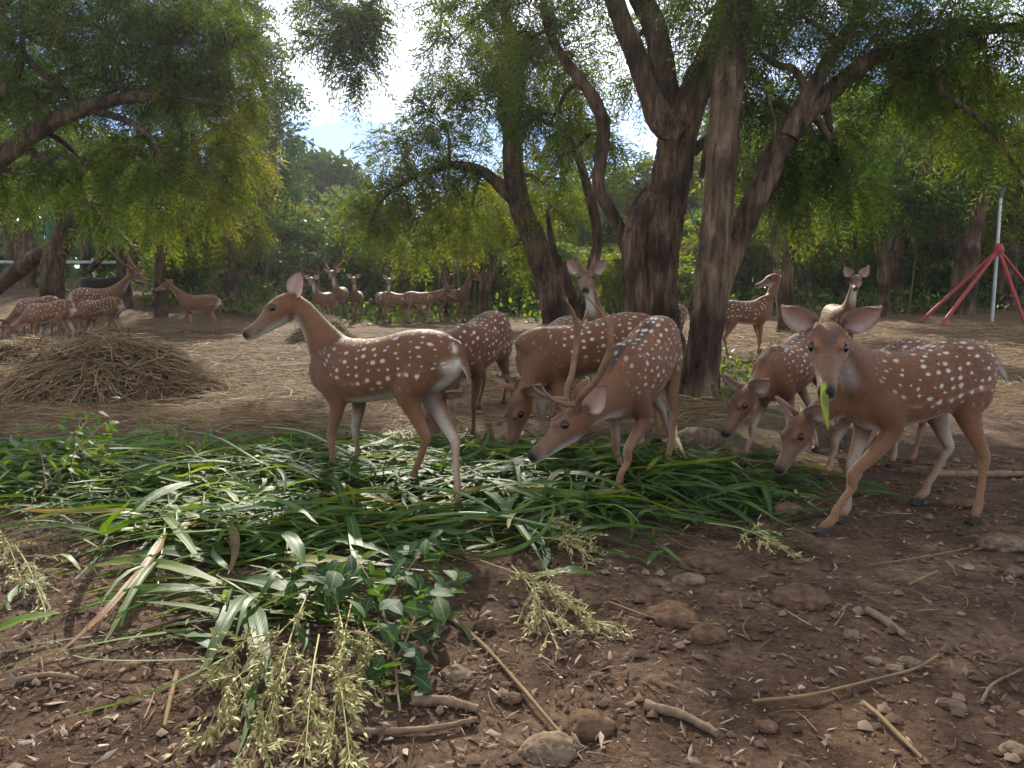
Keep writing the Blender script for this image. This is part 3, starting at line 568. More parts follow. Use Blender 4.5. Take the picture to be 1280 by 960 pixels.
# --- the wood beyond, one mass
N = 4500
ang = r2.uniform(-.85, .85, N); dd = r2.uniform(44, 60, N); hh = r2.random(N) ** 1.1 * (3.2 + 2.0 * vnoise(ang * 14, ang * 0, 31) + 1.5 * sstep(.05, .5, np.abs(ang + .22)))
o_ = np.column_stack([np.sin(ang) * dd, np.cos(ang) * dd, terrain(np.sin(ang) * dd, np.cos(ang) * dd) + hh])
V, T_ = sprays(o_, r2.normal(size=(N, 3)) + np.array([0, 0, .3]), 1.6 * (.6 + .8 * r2.random(N)), 5, .36, .42, .3, np.clip(.4 + r2.normal(size=N) * .2, 0, 1))
wd = leaf_object('distant_woodland', [(V, T_)], M_LEAFB, None, (0, 0, 0)); tag(wd, 'dense distant woodland closing off the clearing', 'woodland', kind='stuff')
# ------------------------------------------------------------------ spotted deer
def coat_mat(name, fur=(1, 1, 1)):
    m, t, N, K = newmat(name)
    ac = N('ShaderNodeAttribute', attribute_name='coat'); au = N('ShaderNodeAttribute', attribute_name='suv')
    tc = N('ShaderNodeTexCoord')
    sx = N('ShaderNodeSeparateXYZ'); K(au.outputs['Vector'], sx.inputs[0])
    nz0 = N('ShaderNodeTexNoise'); nz0.inputs['Scale'].default_value = 26; K(tc.outputs['Object'], nz0.inputs['Vector'])
    wob = N('ShaderNodeVectorMath', operation='SCALE'); wob.inputs['Scale'].default_value = 0.014
    K(nz0.outputs['Color'], wob.inputs[0])
    add = N('ShaderNodeVectorMath', operation='ADD'); K(au.outputs['Vector'], add.inputs[0]); K(wob.outputs[0], add.inputs[1])
    sc = N('ShaderNodeVectorMath', operation='MULTIPLY'); sc.inputs[1].default_value = (17.5, 22.0, 0); K(add.outputs[0], sc.inputs[0])
    vo = N('ShaderNodeTexVoronoi', voronoi_dimensions='2D', feature='F1'); vo.inputs['Scale'].default_value = 1; vo.inputs['Randomness'].default_value = 0.62
    K(sc.outputs[0], vo.inputs['Vector'])
    cs = N('ShaderNodeSeparateColor'); K(vo.outputs['Color'], cs.inputs[0])
    r1 = N('ShaderNodeMapRange'); r1.inputs['To Min'].default_value = 0.10; r1.inputs['To Max'].default_value = 0.27; K(cs.outputs[0], r1.inputs['Value'])
    d = N('ShaderNodeMath', operation='SUBTRACT'); K(r1.outputs[0], d.inputs[0]); K(vo.outputs['Distance'], d.inputs[1])
    e = N('ShaderNodeMapRange'); e.inputs['From Min'].default_value = -0.03; e.inputs['From Max'].default_value = 0.09; K(d.outputs[0], e.inputs['Value'])
    ms = N('ShaderNodeMath', operation='MULTIPLY'); K(e.outputs[0], ms.inputs[0]); K(sx.outputs[2], ms.inputs[1])
    m8 = N('ShaderNodeMath', operation='MULTIPLY'); m8.inputs[1].default_value = 0.80; K(ms.outputs[0], m8.inputs[0])
    # hair-scale streaks and soft mottling of the coat
    mp = N('ShaderNodeMapping'); mp.inputs['Scale'].default_value = (90, 90, 260); K(tc.outputs['Object'], mp.inputs['Vector'])
    hz = N('ShaderNodeTexNoise'); hz.inputs['Scale'].default_value = 1; hz.inputs['Detail'].default_value = 4; K(mp.outputs[0], hz.inputs['Vector'])
    hr = ramp(N, [(0.25, (0.74, 0.73, 0.72)), (0.75, (1.24, 1.24, 1.25))]); K(hz.outputs['Fac'], hr.inputs[0])
    mz = N('ShaderNodeTexNoise'); mz.inputs['Scale'].default_value = 7; mz.inputs['Detail'].default_value = 4; K(tc.outputs['Object'], mz.inputs['Vector'])
    mr = ramp(N, [(0.3, (0.80, 0.78, 0.76)), (0.7, (1.16, 1.16, 1.18))]); K(mz.outputs['Fac'], mr.inputs[0])
    m1 = N('ShaderNodeMix', data_type='RGBA', blend_type='MULTIPLY'); m1.inputs[0].default_value = 1; K(ac.outputs['Color'], m1.inputs[6]); K(hr.outputs[0], m1.inputs[7])
    m2 = N('ShaderNodeMix', data_type='RGBA', blend_type='MULTIPLY'); m2.inputs[0].default_value = 1; K(m1.outputs[2], m2.inputs[6]); K(mr.outputs[0], m2.inputs[7])
    m3 = N('ShaderNodeMix', data_type='RGBA'); K(m8.outputs[0], m3.inputs[0]); K(m2.outputs[2], m3.inputs[6]); m3.inputs[7].default_value = (0.66, 0.58, 0.48, 1)
    p = N('ShaderNodeBsdfPrincipled'); p.inputs['Roughness'].default_value = 0.62; p.inputs['Specular IOR Level'].default_value = 0.25
    p.inputs['Sheen Weight'].default_value = 0.18; p.inputs['Sheen Roughness'].default_value = 0.45; p.inputs['Sheen Tint'].default_value = (1, .85, .7, 1)
    K(m3.outputs[2], p.inputs['Base Color'])
    b = N('ShaderNodeBump'); b.inputs['Strength'].default_value = 0.45; b.inputs['Distance'].default_value = 0.004; K(hz.outputs['Fac'], b.inputs['Height']); K(b.outputs[0], p.inputs['Normal'])
    o = N('ShaderNodeOutputMaterial'); K(p.outputs[0], o.inputs[0])
    return m
M_COAT = coat_mat('spotted_coat')
M_EYE = simple_mat('eye_dark', (0.008, 0.005, 0.004), 0.06, 0.6)
M_HOOF = simple_mat('hoof_horn', (0.035, 0.028, 0.024), 0.5, 0.3, 0.3, 60)
M_ANTLER = simple_mat('antler_horn', (0.20, 0.105, 0.055), 0.55, 0.35, 0.35, 30, 0.5, use_tint=[(0, (0.13, 0.062, 0.032)), (0.75, (0.21, 0.115, 0.06)), (1, (0.42, 0.30, 0.19))])

BR = np.array([0.150, 0.062, 0.025]); DK = np.array([0.075, 0.040, 0.024]); WH = np.array([0.62, 0.55, 0.46])
TAN = np.array([0.225, 0.112, 0.052]); GRY = np.array([0.20, 0.112, 0.064]); BLK = np.array([0.012, 0.010, 0.010]); PNK = np.array([0.52, 0.30, 0.24])
def mixc(a, b, w): w = np.asarray(w)[..., None]; return a * (1 - w) + b * w

def ring_loft(ctrl, n, segs, colf, sq=2.0):
    """ctrl rows: p(3), side(3), lateral radius, other radius. returns verts, quads, colours"""
    c, ln = catmull(np.asarray(ctrl, float), n)
    p = c[:, :3]; t = nrm(np.gradient(p, axis=0)); s = c[:, 3:6]
    s = nrm(s - t * (s * t).sum(1, keepdims=True)); u = np.cross(t, s)
    a, b = np.maximum(c[:, 6], 1e-3), np.maximum(c[:, 7], 1e-3)
    th = np.linspace(0, 2 * math.pi, segs, endpoint=False)
    ct, st = np.cos(th), np.sin(th)
    k = (np.abs(ct) ** sq + np.abs(st) ** sq) ** (-1 / sq)
    v = p[:, None] + s[:, None] * (a[:, None] * ct * k)[..., None] + u[:, None] * (b[:, None] * st * k)[..., None]
    i = np.arange(n - 1)[:, None]; j = np.arange(segs)[None, :]; j2 = (j + 1) % segs
    f = np.stack([i * segs + j, i * segs + j2, (i + 1) * segs + j2, (i + 1) * segs + j], -1).reshape(-1, 4)
    tt = np.linspace(0, 1, n)[:, None] + 0 * th; TH = th[None, :] + 0 * tt
    col = colf(tt, TH)
    return v.reshape(-1, 3), f, col.reshape(-1, 3), segs, n
def caps(f, segs, n):
    fl = [tuple(q) for q in f]
    fl.append(tuple(range(segs - 1, -1, -1))); fl.append(tuple(range((n - 1) * segs, n * segs)))
    return fl

def build_deer(name, label, S, Wp, Rp, hooves, poll, nose, group=None, voxel=0.007, antlers=None, ears=(1.0, 1.0), ear_up=0.35,
               spots=1.0, dark=0.0, tail_lift=0.0, carpus=(0, 0), hockb=(0, 0), roll=0.0, tone=(1, 1, 1), ear_back=0.1, neck_fat=1.0, head_s=1.0, stripe=.75, fur=0):
    """hooves: left front, right front, left hind, right hind world points on the ground (left = the deer's own left)"""
    Wp, Rp, poll, nose = [np.asarray(q, float) for q in (Wp, Rp, poll, nose)]
    H = [np.asarray(h, float) for h in hooves]
    up = np.array([0, 0, 1.0])
    ax = Wp - Rp; L0 = np.linalg.norm(ax); fh = nrm(np.array([ax[0], ax[1], 0])); lat = np.cross(up, fh)
    fw = nrm(ax); upb = np.cross(fw, lat)
    if upb[2] < 0: upb = -upb
    Bp = lambda a, down, l=0.0: Rp + ax * a - upb * down * S + lat * l * S
    parts = []
    # torso: a, top drop, half height, half width
    TS = [(-.40, .115, .030, .025), (-.35, .075, .075, .055), (-.25, .030, .115, .088), (-.08, .004, .137, .112), (.12, .000, .143, .122), (.35, .014, .142, .130),
          (.60, .016, .148, .134), (.85, .002, .155, .118), (1.05, .002, .150, .092), (1.19, .055, .105, .068), (1.28, .105, .060, .045)]
    gz0 = float(sstep(.10, -.25, (poll[2] - Wp[2]) / S))
    TS = [(a - (.05 * gz0 if a > 1.1 else 0), tp + (.020 * gz0 if a > 1.1 else 0), hh, hw) for a, tp, hh, hw in TS]
    ctrl = [np.r_[Bp(a, tp + hh), lat, hw * S, hh * S] for a, tp, hh, hw in TS]
    def tcol(t, th):
        h = np.sin(th)
        c = mixc(BR, BR * 1.12, sstep(.2, -.4, h)) 
        c = mixc(c, DK, sstep(.965, .995, h) * .85)
        c = mixc(c, WH, sstep(-.72, -.93, h) * sstep(.98, .80, t))
        c = mixc(c, WH * .9, sstep(.085, .02, t) * sstep(.2, -.4, h))
        return c
    parts.append(ring_loft(ctrl, 46, 36, tcol, 2.25))
    spine = [Bp(a, tp + hh * .9) for a, tp, hh, hw in TS[:8]]
    # neck
    hd = nrm(nose - poll); HL = 0.285 * S * head_s
    hs = nrm(np.cross(up, hd)) if abs(hd[2]) < .95 else lat
    if np.dot(hs, lat) < 0 and abs(hd[2]) > .5: hs = -hs
    hu = np.cross(hd, hs)
    if roll:
        hs, hu = hs * math.cos(roll) + hu * math.sin(roll), hu * math.cos(roll) - hs * math.sin(roll)
    gz = float(sstep(.10, -.25, (poll[2] - Wp[2]) / S)); N0 = Bp(.86 - .06 * gz, .140 - .010 * gz); pc = poll - hu * .012 * S
    dirn = nrm(pc - N0); dist = np.linalg.norm(pc - N0)
    e = nrm(dirn * 1.0 + hd * .35)
    fdir = nrm(fw * .75 + dirn * 1.0)
    B1 = N0 + fdir * dist * .36; B2 = pc - e * dist * .30
    ctrl = []
    for k, (aw, bh) in zip(np.linspace(0, 1, 7), [(.090, .138), (.078, .128), (.064, .106), (.054, .083), (.047, .064), (.044, .056), (.043, .050)]):
        q = (1 - k) ** 3 * N0 + 3 * (1 - k) ** 2 * k * B1 + 3 * (1 - k) * k * k * B2 + k ** 3 * pc
        s_ = nrm(lat * (1 - k) + hs * k + 1e-6)
        ff = (1 + (neck_fat - 1) * (1 - k * .3)) * (1 + .16 * gz * (1 - k) + .10 * gz * k * (1 - k) * 4)
        ctrl.append(np.r_[q, s_, aw * S * ff, bh * S * ff])
        if 0.30 < k < .95: spine.append(q)
    def ncol(t, th):
        h = np.sin(th)
        c = mixc(BR, TAN, t * .45)
        c = mixc(c, DK, sstep(.95, .99, h) * .6)
        c = mixc(c, WH * .92, sstep(-.55, -.9, h) * sstep(.35, .62, t))
        return c
    parts.append(ring_loft(ctrl, 30, 24, ncol))
    # head: distance from poll (fraction), axis offset up, half width, half height
    HS = [(-.14, .000, .036, .036), (-.03, -.004, .052, .052), (.10, -.010, .060, .064), (.24, -.015, .0645, .068), (.36, -.022, .058, .064), (.48, -.031, .045, .054),
          (.62, -.039, .0345, .043), (.76, -.044, .0305, .036), (.88, -.046, .0300, .033), (.96, -.047, .026, .028), (1.0, -.048, .015, .018)]
    hS = S * head_s * .98
    ctrl = [np.r_[poll + hd * HL * a + hu * z * hS, hs, w * hS, h_ * hS] for a, z, w, h_ in HS]
    def hcol(t, th):
        h = np.sin(th); ah = np.abs(np.cos(th))
        c = mixc(BR * 1.12, GRY, sstep(.3, .6, t)) 
        c = mixc(c, DK * 1.1, sstep(.50, .95, h) * sstep(.14, .26, t) * sstep(.56, .40, t) * .95)      # dark forehead
        c = mixc(c, DK * 1.6, sstep(.7, .97, h) * sstep(.45, .6, t) * .55)                            # bridge of the nose
        c = mixc(c, WH, sstep(-.30, -.75, h) * sstep(.25, .45, t) * .95)                              # pale chin and throat
        c = mixc(c, WH * .8, sstep(.78, .84, t) * sstep(.93, .89, t) * sstep(.15, -.2, h) * .6)                  # pale upper lip
        c = mixc(c, DK * .9, sstep(.80, .86, t) * sstep(-.55, -.25, h) * .55)                         # dark muzzle band
        c = mixc(c, BLK, sstep(.91, .94, t) * sstep(-.62, -.45, h))                                   # black nose
        c = mixc(c, BLK * .3, np.exp(-((t - .955) / .018) ** 2) * np.exp(-((h - .25) / .22) ** 2) * sstep(.55, .8, ah))   # nostrils
        c = mixc(c, BLK * 2, np.exp(-((h + .50) / .13) ** 2) * sstep(.66, .74, t) * .9)               # mouth line
        return c
    parts.append(ring_loft(ctrl, 44, 32, hcol, 2.2))
    # brow ridges over the eyes
    eye_pos = []
    for sgn in (1, -1):
        c0 = poll + hd * HL * .34 + hs * sgn * .0475 * hS + hu * .014 * hS
        eye_pos.append(c0)
        q = [np.r_[c0 + hd * k * .034 * hS + hu * (.021 - abs(k) * .006) * hS - hs * sgn * .012 * hS, hs, .012 * hS, .010 * hS] for k in (-1, -.4, .4, 1)]
        parts.append(ring_loft(q, 8, 8, lambda t, th: mixc(BR * 1.1, TAN, 0 * t + .2)))
    # legs
    def lcol(kind):
        def f(t, th):
            c = mixc(BR, TAN, sstep(.2, .6, t)); 
            c = mixc(c, WH * .92, sstep(.2, .8, np.cos(th) * kind) * sstep(.30, .5, t) * (.75 - .45 * sstep(.55, .72, t)))      # pale inner side
            c = mixc(c, TAN * .8, sstep(.93, .98, t))
            return c
        return f
    for k, sg in ((0, 1), (1, -1)):
        h = H[k]; sh = Bp(.97, .155, .062 * sg); el = Bp(.90, .300, .074 * sg)
        drop = el[2] - h[2]
        ca = el + (h - el) * .50 + fh * (.012 + carpus[k]) * S
        ca[2] = h[2] + drop * .52
        fe = h + (ca - h) * (.062 * S / max(ca[2] - h[2], .05)) - fh * .012 * S
        pa = h + up * .030 * S + fh * .004 * S
        rows = [(sh, .046, .082), (Bp(.95, .225, .073 * sg), .043, .070), (el, .033, .047), (el + (ca - el) * .5, .0255, .031), (ca + up * .028 * S, .0205, .0225), (ca, .0210, .0230), (ca - up * .03 * S, .0160, .0180),
                (ca + (fe - ca) * .5, .0135, .0150), (fe + up * .02 * S, .0145, .0165), (fe, .0175, .0195), (pa, .0150, .0165), (pa - up * .012 * S, .0165, .0185)]
        parts.append(ring_loft([np.r_[p_, lat, a_ * S, b_ * S] for p_, a_, b_ in rows], 48, 14, lcol(-sg)))
    for k, sg in ((2, 1), (3, -1)):
        h = H[k]; hp = Bp(-.06, .125, .055 * sg); stf = Bp(.10, .275, .078 * sg)
        drop = stf[2] - h[2]
        ho = stf + (h - stf) * .44 - fh * (.088 + hockb[k - 2]) * S
        ho[2] = h[2] + max(drop * .56, .2 * S)
        fe = h + (ho - h) * (.064 * S / max(ho[2] - h[2], .05)) - fh * .008 * S
        pa = h + up * .030 * S + fh * .003 * S
        rows = [(hp, .056, .105), (hp + (stf - hp) * .55 - fh * .02 * S, .058, .104), (stf - fh * .012 * S, .044, .072), (stf + (ho - stf) * .5, .030, .041), (ho + (stf - ho) * .15, .0205, .030), (ho, .0195, .0275), (ho + (fe - ho) * .2, .0155, .0210),
                (ho + (fe - ho) * .55, .0140, .0170), (fe + up * .02 * S, .0150, .0175), (fe, .0180, .0200), (pa, .0152, .0170), (pa - up * .012 * S, .0168, .0188)]
        def hl(t, th, sg=sg):
            c = lcol(-sg)(t, th)
            return mixc(c, WH, sstep(.35, .9, -np.sin(th) * 0 + np.cos(th) * -sg) * sstep(.5, .1, t) * .9)
        parts.append(ring_loft([np.r_[p_, lat, a_ * S, b_ * S] for p_, a_, b_ in rows], 48, 16, hl))
    # tail
    tb = Bp(-.36, .075); td = nrm(-fh * (.42 + tail_lift) - up * (1 - tail_lift * .6))
    rows = [(tb + fh * .03 * S, .024, .020), (tb - fh * .022 * S - up * .01 * S, .024, .020), (tb + td * .075 * S - fh * .012 * S, .026, .018), (tb + td * .14 * S - fh * .012 * S, .022, .015), (tb + td * .205 * S, .007, .006)]
    def tlc(t, th):
        c = mixc(BR, TAN, t * .3); return mixc(c, WH, sstep(-.05, .45, np.sin(th)) * .95)
    parts.append(ring_loft([np.r_[p_, lat, a_ * S, b_ * S] for p_, a_, b_ in rows], 18, 12, tlc))
    # join and remesh into one skin
    vs, fs, cs, off = [], [], [], 0
    for v, f, c, sg_, n_ in parts:
        vs.append(v); cs.append(c); fs += [tuple(i + off for i in q) for q in caps(f, sg_, n_)]; off += len(v)
    V = np.concatenate(vs); Cc = np.concatenate(cs)
    me0 = bpy.data.meshes.new('tmp'); me0.from_pydata(V.tolist(), [], fs)
    o0 = bpy.data.objects.new('tmp', me0); COL.objects.link(o0)
    md = o0.modifiers.new('r', 'REMESH'); md.mode = 'VOXEL'; md.voxel_size = voxel; md.adaptivity = 0
    sm = o0.modifiers.new('s', 'SMOOTH'); sm.factor = 0.5; sm.iterations = 2
    dg = bpy.context.evaluated_depsgraph_get(); dg.update()
    me = bpy.data.meshes.new_from_object(o0.evaluated_get(dg))
    bpy.data.objects.remove(o0); bpy.data.meshes.remove(me0)
    nv = len(me.vertices); co = np.zeros(nv * 3, np.float32); me.vertices.foreach_get('co', co); co = co.reshape(-1, 3).astype(float)
    q4 = np.zeros(len(me.loops), np.int32); me.loops.foreach_get('vertex_index', q4)
    tot = np.zeros(len(me.polygons), np.int32); me.polygons.foreach_get('loop_total', tot)
    ed = np.zeros(len(me.edges) * 2, np.int32); me.edges.foreach_get('vertices', ed); ed = ed.reshape(-1, 2)
    bpy.data.meshes.remove(me)
    deg = np.bincount(ed.ravel(), minlength=nv)[:, None] + 1.0
    zz = (co[:, 2] - min(h[2] for h in H)) / S; hp_ = nrm(nose - poll); ah_ = ((co - poll) @ hp_) / HL
    inh = (np.linalg.norm(co - poll - hp_ * np.clip(ah_, 0, 1)[:, None] * HL, axis=1) < .10 * S) & (ah_ > .0)
    legd = np.min([np.linalg.norm(co[:, :2] - h[None, :2], axis=1) for h in H], axis=0) / S
    wgt = np.where(inh, 0.0, sstep(.30, .42, zz))[:, None]
    for _ in range(int(14 * (.0062 / voxel) ** 1.5) + 3):
        acc = co.copy(); np.add.at(acc, ed[:, 0], co[ed[:, 1]]); np.add.at(acc, ed[:, 1], co[ed[:, 0]]); co = co + (acc / deg - co) * wgt
    kd = KDTree(len(V))
    for i, p_ in enumerate(V): kd.insert(p_, i)
    kd.balance()
    col = Cc[[kd.find(p_)[1] for p_ in co]]
    for _ in range(2):
        acc = col.copy(); np.add.at(acc, ed[:, 0], col[ed[:, 1]]); np.add.at(acc, ed[:, 1], col[ed[:, 0]]); col = acc / deg
    # coat coordinates: along the spine, round the girth
    sp = catmull(np.array(spine), 90)[0]; arc = np.r_[0, np.cumsum(np.linalg.norm(np.diff(sp, axis=0), axis=1))]
    stn = nrm(np.gradient(sp, axis=0))
    D = ((co[:, None, :] - sp[None]) ** 2).sum(2) if nv < 60000 else np.concatenate([((c_[:, None, :] - sp[None]) ** 2).sum(2) for c_ in np.array_split(co, 4)])
    ki = D.argmin(1); tl = np.einsum('ij,ij->i', co - sp[ki], stn[ki])
    rel = co - sp[ki]; rel = rel - stn[ki] * tl[:, None]
    upl = up - stn[ki] * stn[ki][:, 2:3]; upl = nrm(np.where(np.linalg.norm(upl, axis=1, keepdims=True) < .3, upb, upl))
    cu = (rel * upl).sum(1); sl = np.linalg.norm(rel - upl * cu[:, None], axis=1)
    ang = np.arctan2(sl, cu); u_ = (arc[ki] + tl) / S + (sum(map(ord, label)) % 97) * .37; v_ = ang * .155
    rad = np.linalg.norm(rel, axis=1) / S
    prog = arc[ki] / arc[-1]
    nT = 0.62
    mask = sstep(2.45, 2.2, ang) * sstep(.25, .20, rad) * sstep(.84, .64, prog) * np.where(prog > .52, sstep(2.05, 1.7, ang), 1)
    du = np.abs(u_[ed[:, 0]] - u_[ed[:, 1]]) * S; dv = np.abs(v_[ed[:, 0]] - v_[ed[:, 1]]) * S; el_ = np.linalg.norm(co[ed[:, 0]] - co[ed[:, 1]], axis=1)
    bad = np.zeros(nv); eb = (du > 3.2 * el_) | (dv > 3.2 * el_); bad[ed[eb].ravel()] = 1
    for _ in range(3):
        b2 = bad.copy(); np.maximum.at(b2, ed[:, 0], bad[ed[:, 1]]); np.maximum.at(b2, ed[:, 1], bad[ed[:, 0]]); bad = b2
    mask = mask * (1 - bad)
    hz_ = (co[:, 2] - min(h[2] for h in H)) / S
    mask = mask * sstep(.30, .38, hz_) * spots
    # the white line low on the flank
    fl = np.exp(-((ang - 2.06) / .045) ** 2) * sstep(.40, .52, vnoise(u_ * 30, u_ * 0, 5)) * sstep(.08, .2, prog) * sstep(.62, .5, prog) * sstep(.27, .21, rad) * .22
    col = mixc(col, WH, fl * spots)
    col = mixc(col, DK * .55, sstep(.20, .13, ang) * sstep(.02, .10, prog) * sstep(.92, .75, prog) * (rad < .22) * stripe * (1 if stripe >= 1 else sstep(.60, .50, prog)))
    de = np.min([np.linalg.norm(co - c0, axis=1) for c0 in eye_pos], axis=0) / hS
    col = mixc(col, TAN * 1.1, np.exp(-((de - .028) / .007) ** 2) * .4); col = mixc(col, BLK * 2, sstep(.0205, .0185, de) * .9)
    col = col * np.asarray(tone) * (1 - dark)
    suv = np.column_stack([u_, v_, mask * (1 - dark)])
    # ears: cupped leaves rooted in the skull
    EV, EF, EC = [], [], []; eo = nv
    for k, sgn in enumerate((1, -1)):
        base = poll + hd * HL * -.01 + hs * sgn * .046 * hS + hu * .024 * hS
        d_ = nrm(hs * sgn * .85 * ears[k] + hu * ear_up + hd * -ear_back)
        opn = nrm(hd * .9 + hs * sgn * .35 - d_ * np.dot(hd * .9 + hs * sgn * .35, d_))
        wd = np.cross(d_, opn)
        n_, m_ = 12, 9; LL = .140 * hS
        tt = np.linspace(0, 1, n_)
        w_ = (.017 + .043 * np.sin(np.clip(tt * 1.12, 0, 1) ** .75 * math.pi) ** .8) * hS * (1 - sstep(.85, 1, tt) * .85)
        for layer in (0, 1):
            ph = np.linspace(-1, 1, m_)
            cup = (1 - ph[None, :] ** 2) * (.030 * (1 - tt[:, None] * .55)) * hS
            pts = base + d_ * (tt * LL)[:, None, None] + wd * (w_[:, None] * ph)[..., None] - opn * (cup + (layer * .005 * hS * (1 - ph[None, :] ** 2) ** .5))[..., None]
            EV.append(pts.reshape(-1, 3))
            i = np.arange(n_ - 1)[:, None]; j = np.arange(m_ - 1)[None, :]
            f = np.stack([i * m_ + j, i * m_ + j + 1, (i + 1) * m_ + j + 1, (i + 1) * m_ + j], -1).reshape(-1, 4)
            if (layer == 1) ^ (sgn < 0): f = f[:, ::-1]
            EF.append(f + eo); eo += n_ * m_
            if layer == 0:
                edge = np.abs(ph)[None, :] + 0 * tt[:, None]
                c = mixc(PNK, WH * .95, sstep(.2, .8, edge) * .7 * (1 - tt[:, None] * .5)); c = mixc(c, DK, sstep(.88, 1, edge) * .5 + sstep(.9, 1, tt)[:, None] * .4); c = mixc(c, BLK * 3, sstep(.18, .02, tt)[:, None] * .7 + 0 * edge)
            else: c = mixc(BR * 1.05, DK, sstep(.8, 1, tt)[:, None] * .6 + 0 * ph[None, :])
            EC.append(c.reshape(-1, 3) * np.asarray(tone) * (1 - dark))
    ev = np.concatenate(EV)
    Vf = np.concatenate([co, ev]); idx = np.concatenate([q4, np.concatenate(EF).ravel()]); cnt = np.concatenate([tot, np.full(sum(len(f) for f in EF), 4)])
    root_p = np.mean(H, axis=0); root_p = np.array([root_p[0], root_p[1], min(h[2] for h in H)])
    mb = mesh_np('body', Vf - root_p, cnt, idx, True)
    colf = np.column_stack([np.concatenate([col, np.concatenate(EC)]), np.ones(len(Vf))])
    fattr(mb, 'coat', colf, 'FLOAT_COLOR')
    fattr(mb, 'suv', np.concatenate([suv, np.zeros((len(ev), 3))]), 'FLOAT_VECTOR')
    root = empty(name, root_p); tag(root, label, 'deer', group)
    obj('body', mb, M_COAT, root)
    if fur:      # short hairs standing off the skin, lying back along the coat
        tri = q4.reshape(-1, 4); a0, a1, a2, a3 = [co[tri[:, i_]] for i_ in range(4)]
        fn = np.cross(a2 - a0, a3 - a1); ar = np.linalg.norm(fn, axis=1); fk = rng.choice(len(tri), fur, p=ar / ar.sum()); fn = nrm(fn[fk])
        w1, w2 = rng.random((fur, 1)), rng.random((fur, 1)); pt = (a0[fk] * (1 - w1) + a1[fk] * w1) * (1 - w2) + (a3[fk] * (1 - w1) + a2[fk] * w1) * w2
        vi = tri[fk, 0]; flow = -stn[ki[vi]]; low = sstep(.42, .34, hz_[vi])[:, None]; flow = flow * (1 - low) - up * low
        flow = np.where(inh[vi][:, None], -hd, flow); flow = flow - fn * (flow * fn).sum(1, keepdims=True)
        dr = nrm(nrm(flow) + fn * rng.uniform(.18, .55, (fur, 1)) + rng.normal(size=(fur, 3)) * .16)
        ok = (de[vi] > .03) & (ah_[vi] < .82); pt, dr, fn, vi = pt[ok], dr[ok], fn[ok], vi[ok]
        hl_ = (.007 + .009 * rng.random(len(pt)))[:, None] * S * np.where(inh[vi] | (hz_[vi] < .35), .55, 1)[:, None]; sw = nrm(np.cross(dr, fn)) * .0011 * S
        tv = np.stack([pt - sw - fn * .001, pt + sw - fn * .001, pt + dr * hl_], 1).reshape(-1, 3)
        mf = mesh_np('fur', tv - root_p, 3, np.arange(len(tv))); vib = np.repeat(vi, 3)
        fattr(mf, 'coat', np.column_stack([col[vib] * (1 + .25 * rng.normal(size=len(vi)).repeat(3).clip(-1.5, 1.5))[:, None], np.ones(len(vib))]), 'FLOAT_COLOR'); fattr(mf, 'suv', suv[vib], 'FLOAT_VECTOR')
        tag(obj('fur', mf, M_COAT, root), kind='stuff')
    # eyes
    for sgn, c0 in zip((1, -1), eye_pos):
        o = obj('eye', EYE_ME, M_EYE, root); o.matrix_local = Matrix.Translation(Vector(c0 - root_p + hs * sgn * .0035 * hS)) @ Matrix([list(q_) for q_ in np.column_stack([hd, hs, hu])]).to_4x4() @ Matrix.Diagonal((1.10 * hS, .80 * hS, .95 * hS, 1))
    # hooves: two pointed toes
    for h in H:
        o = obj('hoof', HOOF_ME, M_HOOF, root); o.location = h - root_p; o.rotation_euler = (0, 0, math.atan2(fh[1], fh[0])); o.scale = (S * 1.06,) * 3
    # antlers
    if antlers:
        for sgn in (1, -1):
            tines = []; M = Mesh(); al = antlers['len'] * S
            b0 = poll + hd * HL * .10 + hs * sgn * .030 * hS + hu * .040 * hS
            X = lambda f_, s_, u__: b0 + hd * f_ * al + hs * sgn * s_ * al + hu * u__ * al
            if antlers.get('spike'):
                tube(M, [X(0, 0, -.2), X(0, .08, .25), X(-.05, .2, .6), X(-.12, .25, 1)], np.array([.017, .015, .011, .003]) * S, 8, 12, attr=np.repeat(np.r_[np.linspace(0, 1, 12)], 8) if False else .5)
            else:
                pts = [X(0, 0, -.06), X(-.06, .10, .10), X(-.30, .30, .26), X(-.52, .40, .50), X(-.60, .36, .75), X(-.56, .28, 1.0)]
                tube(M, pts, np.array([.019, .016, .0135, .0125, .009, .002]) * S, 8, 26, .45, .12)
                tines = [Mesh(), Mesh()]
                tube(tines[0], [X(-.04, .07, .06), X(.10, .12, .16), X(.20, .13, .32), X(.20, .10, .42)], np.array([.013, .011, .007, .002]) * S, 7, 12, .6, .1)
                tube(tines[1], [X(-.52, .40, .50), X(-.60, .36, .60), X(-.74, .26, .72)], np.array([.009, .007, .002]) * S, 7, 8, .7, .1)
            an = M.build('antler', M_ANTLER, root, root_p)
            for T_ in tines: T_.build('tine', M_ANTLER, an, root_p)
    return root
def _eye():
    bm = bmesh.new(); bmesh.ops.create_uvsphere(bm, u_segments=14, v_segments=9, radius=.0150); me = bpy.data.meshes.new('eye'); bm.to_mesh(me); bm.free()
    me.polygons.foreach_set('use_smooth', np.ones(len(me.polygons), bool)); return me
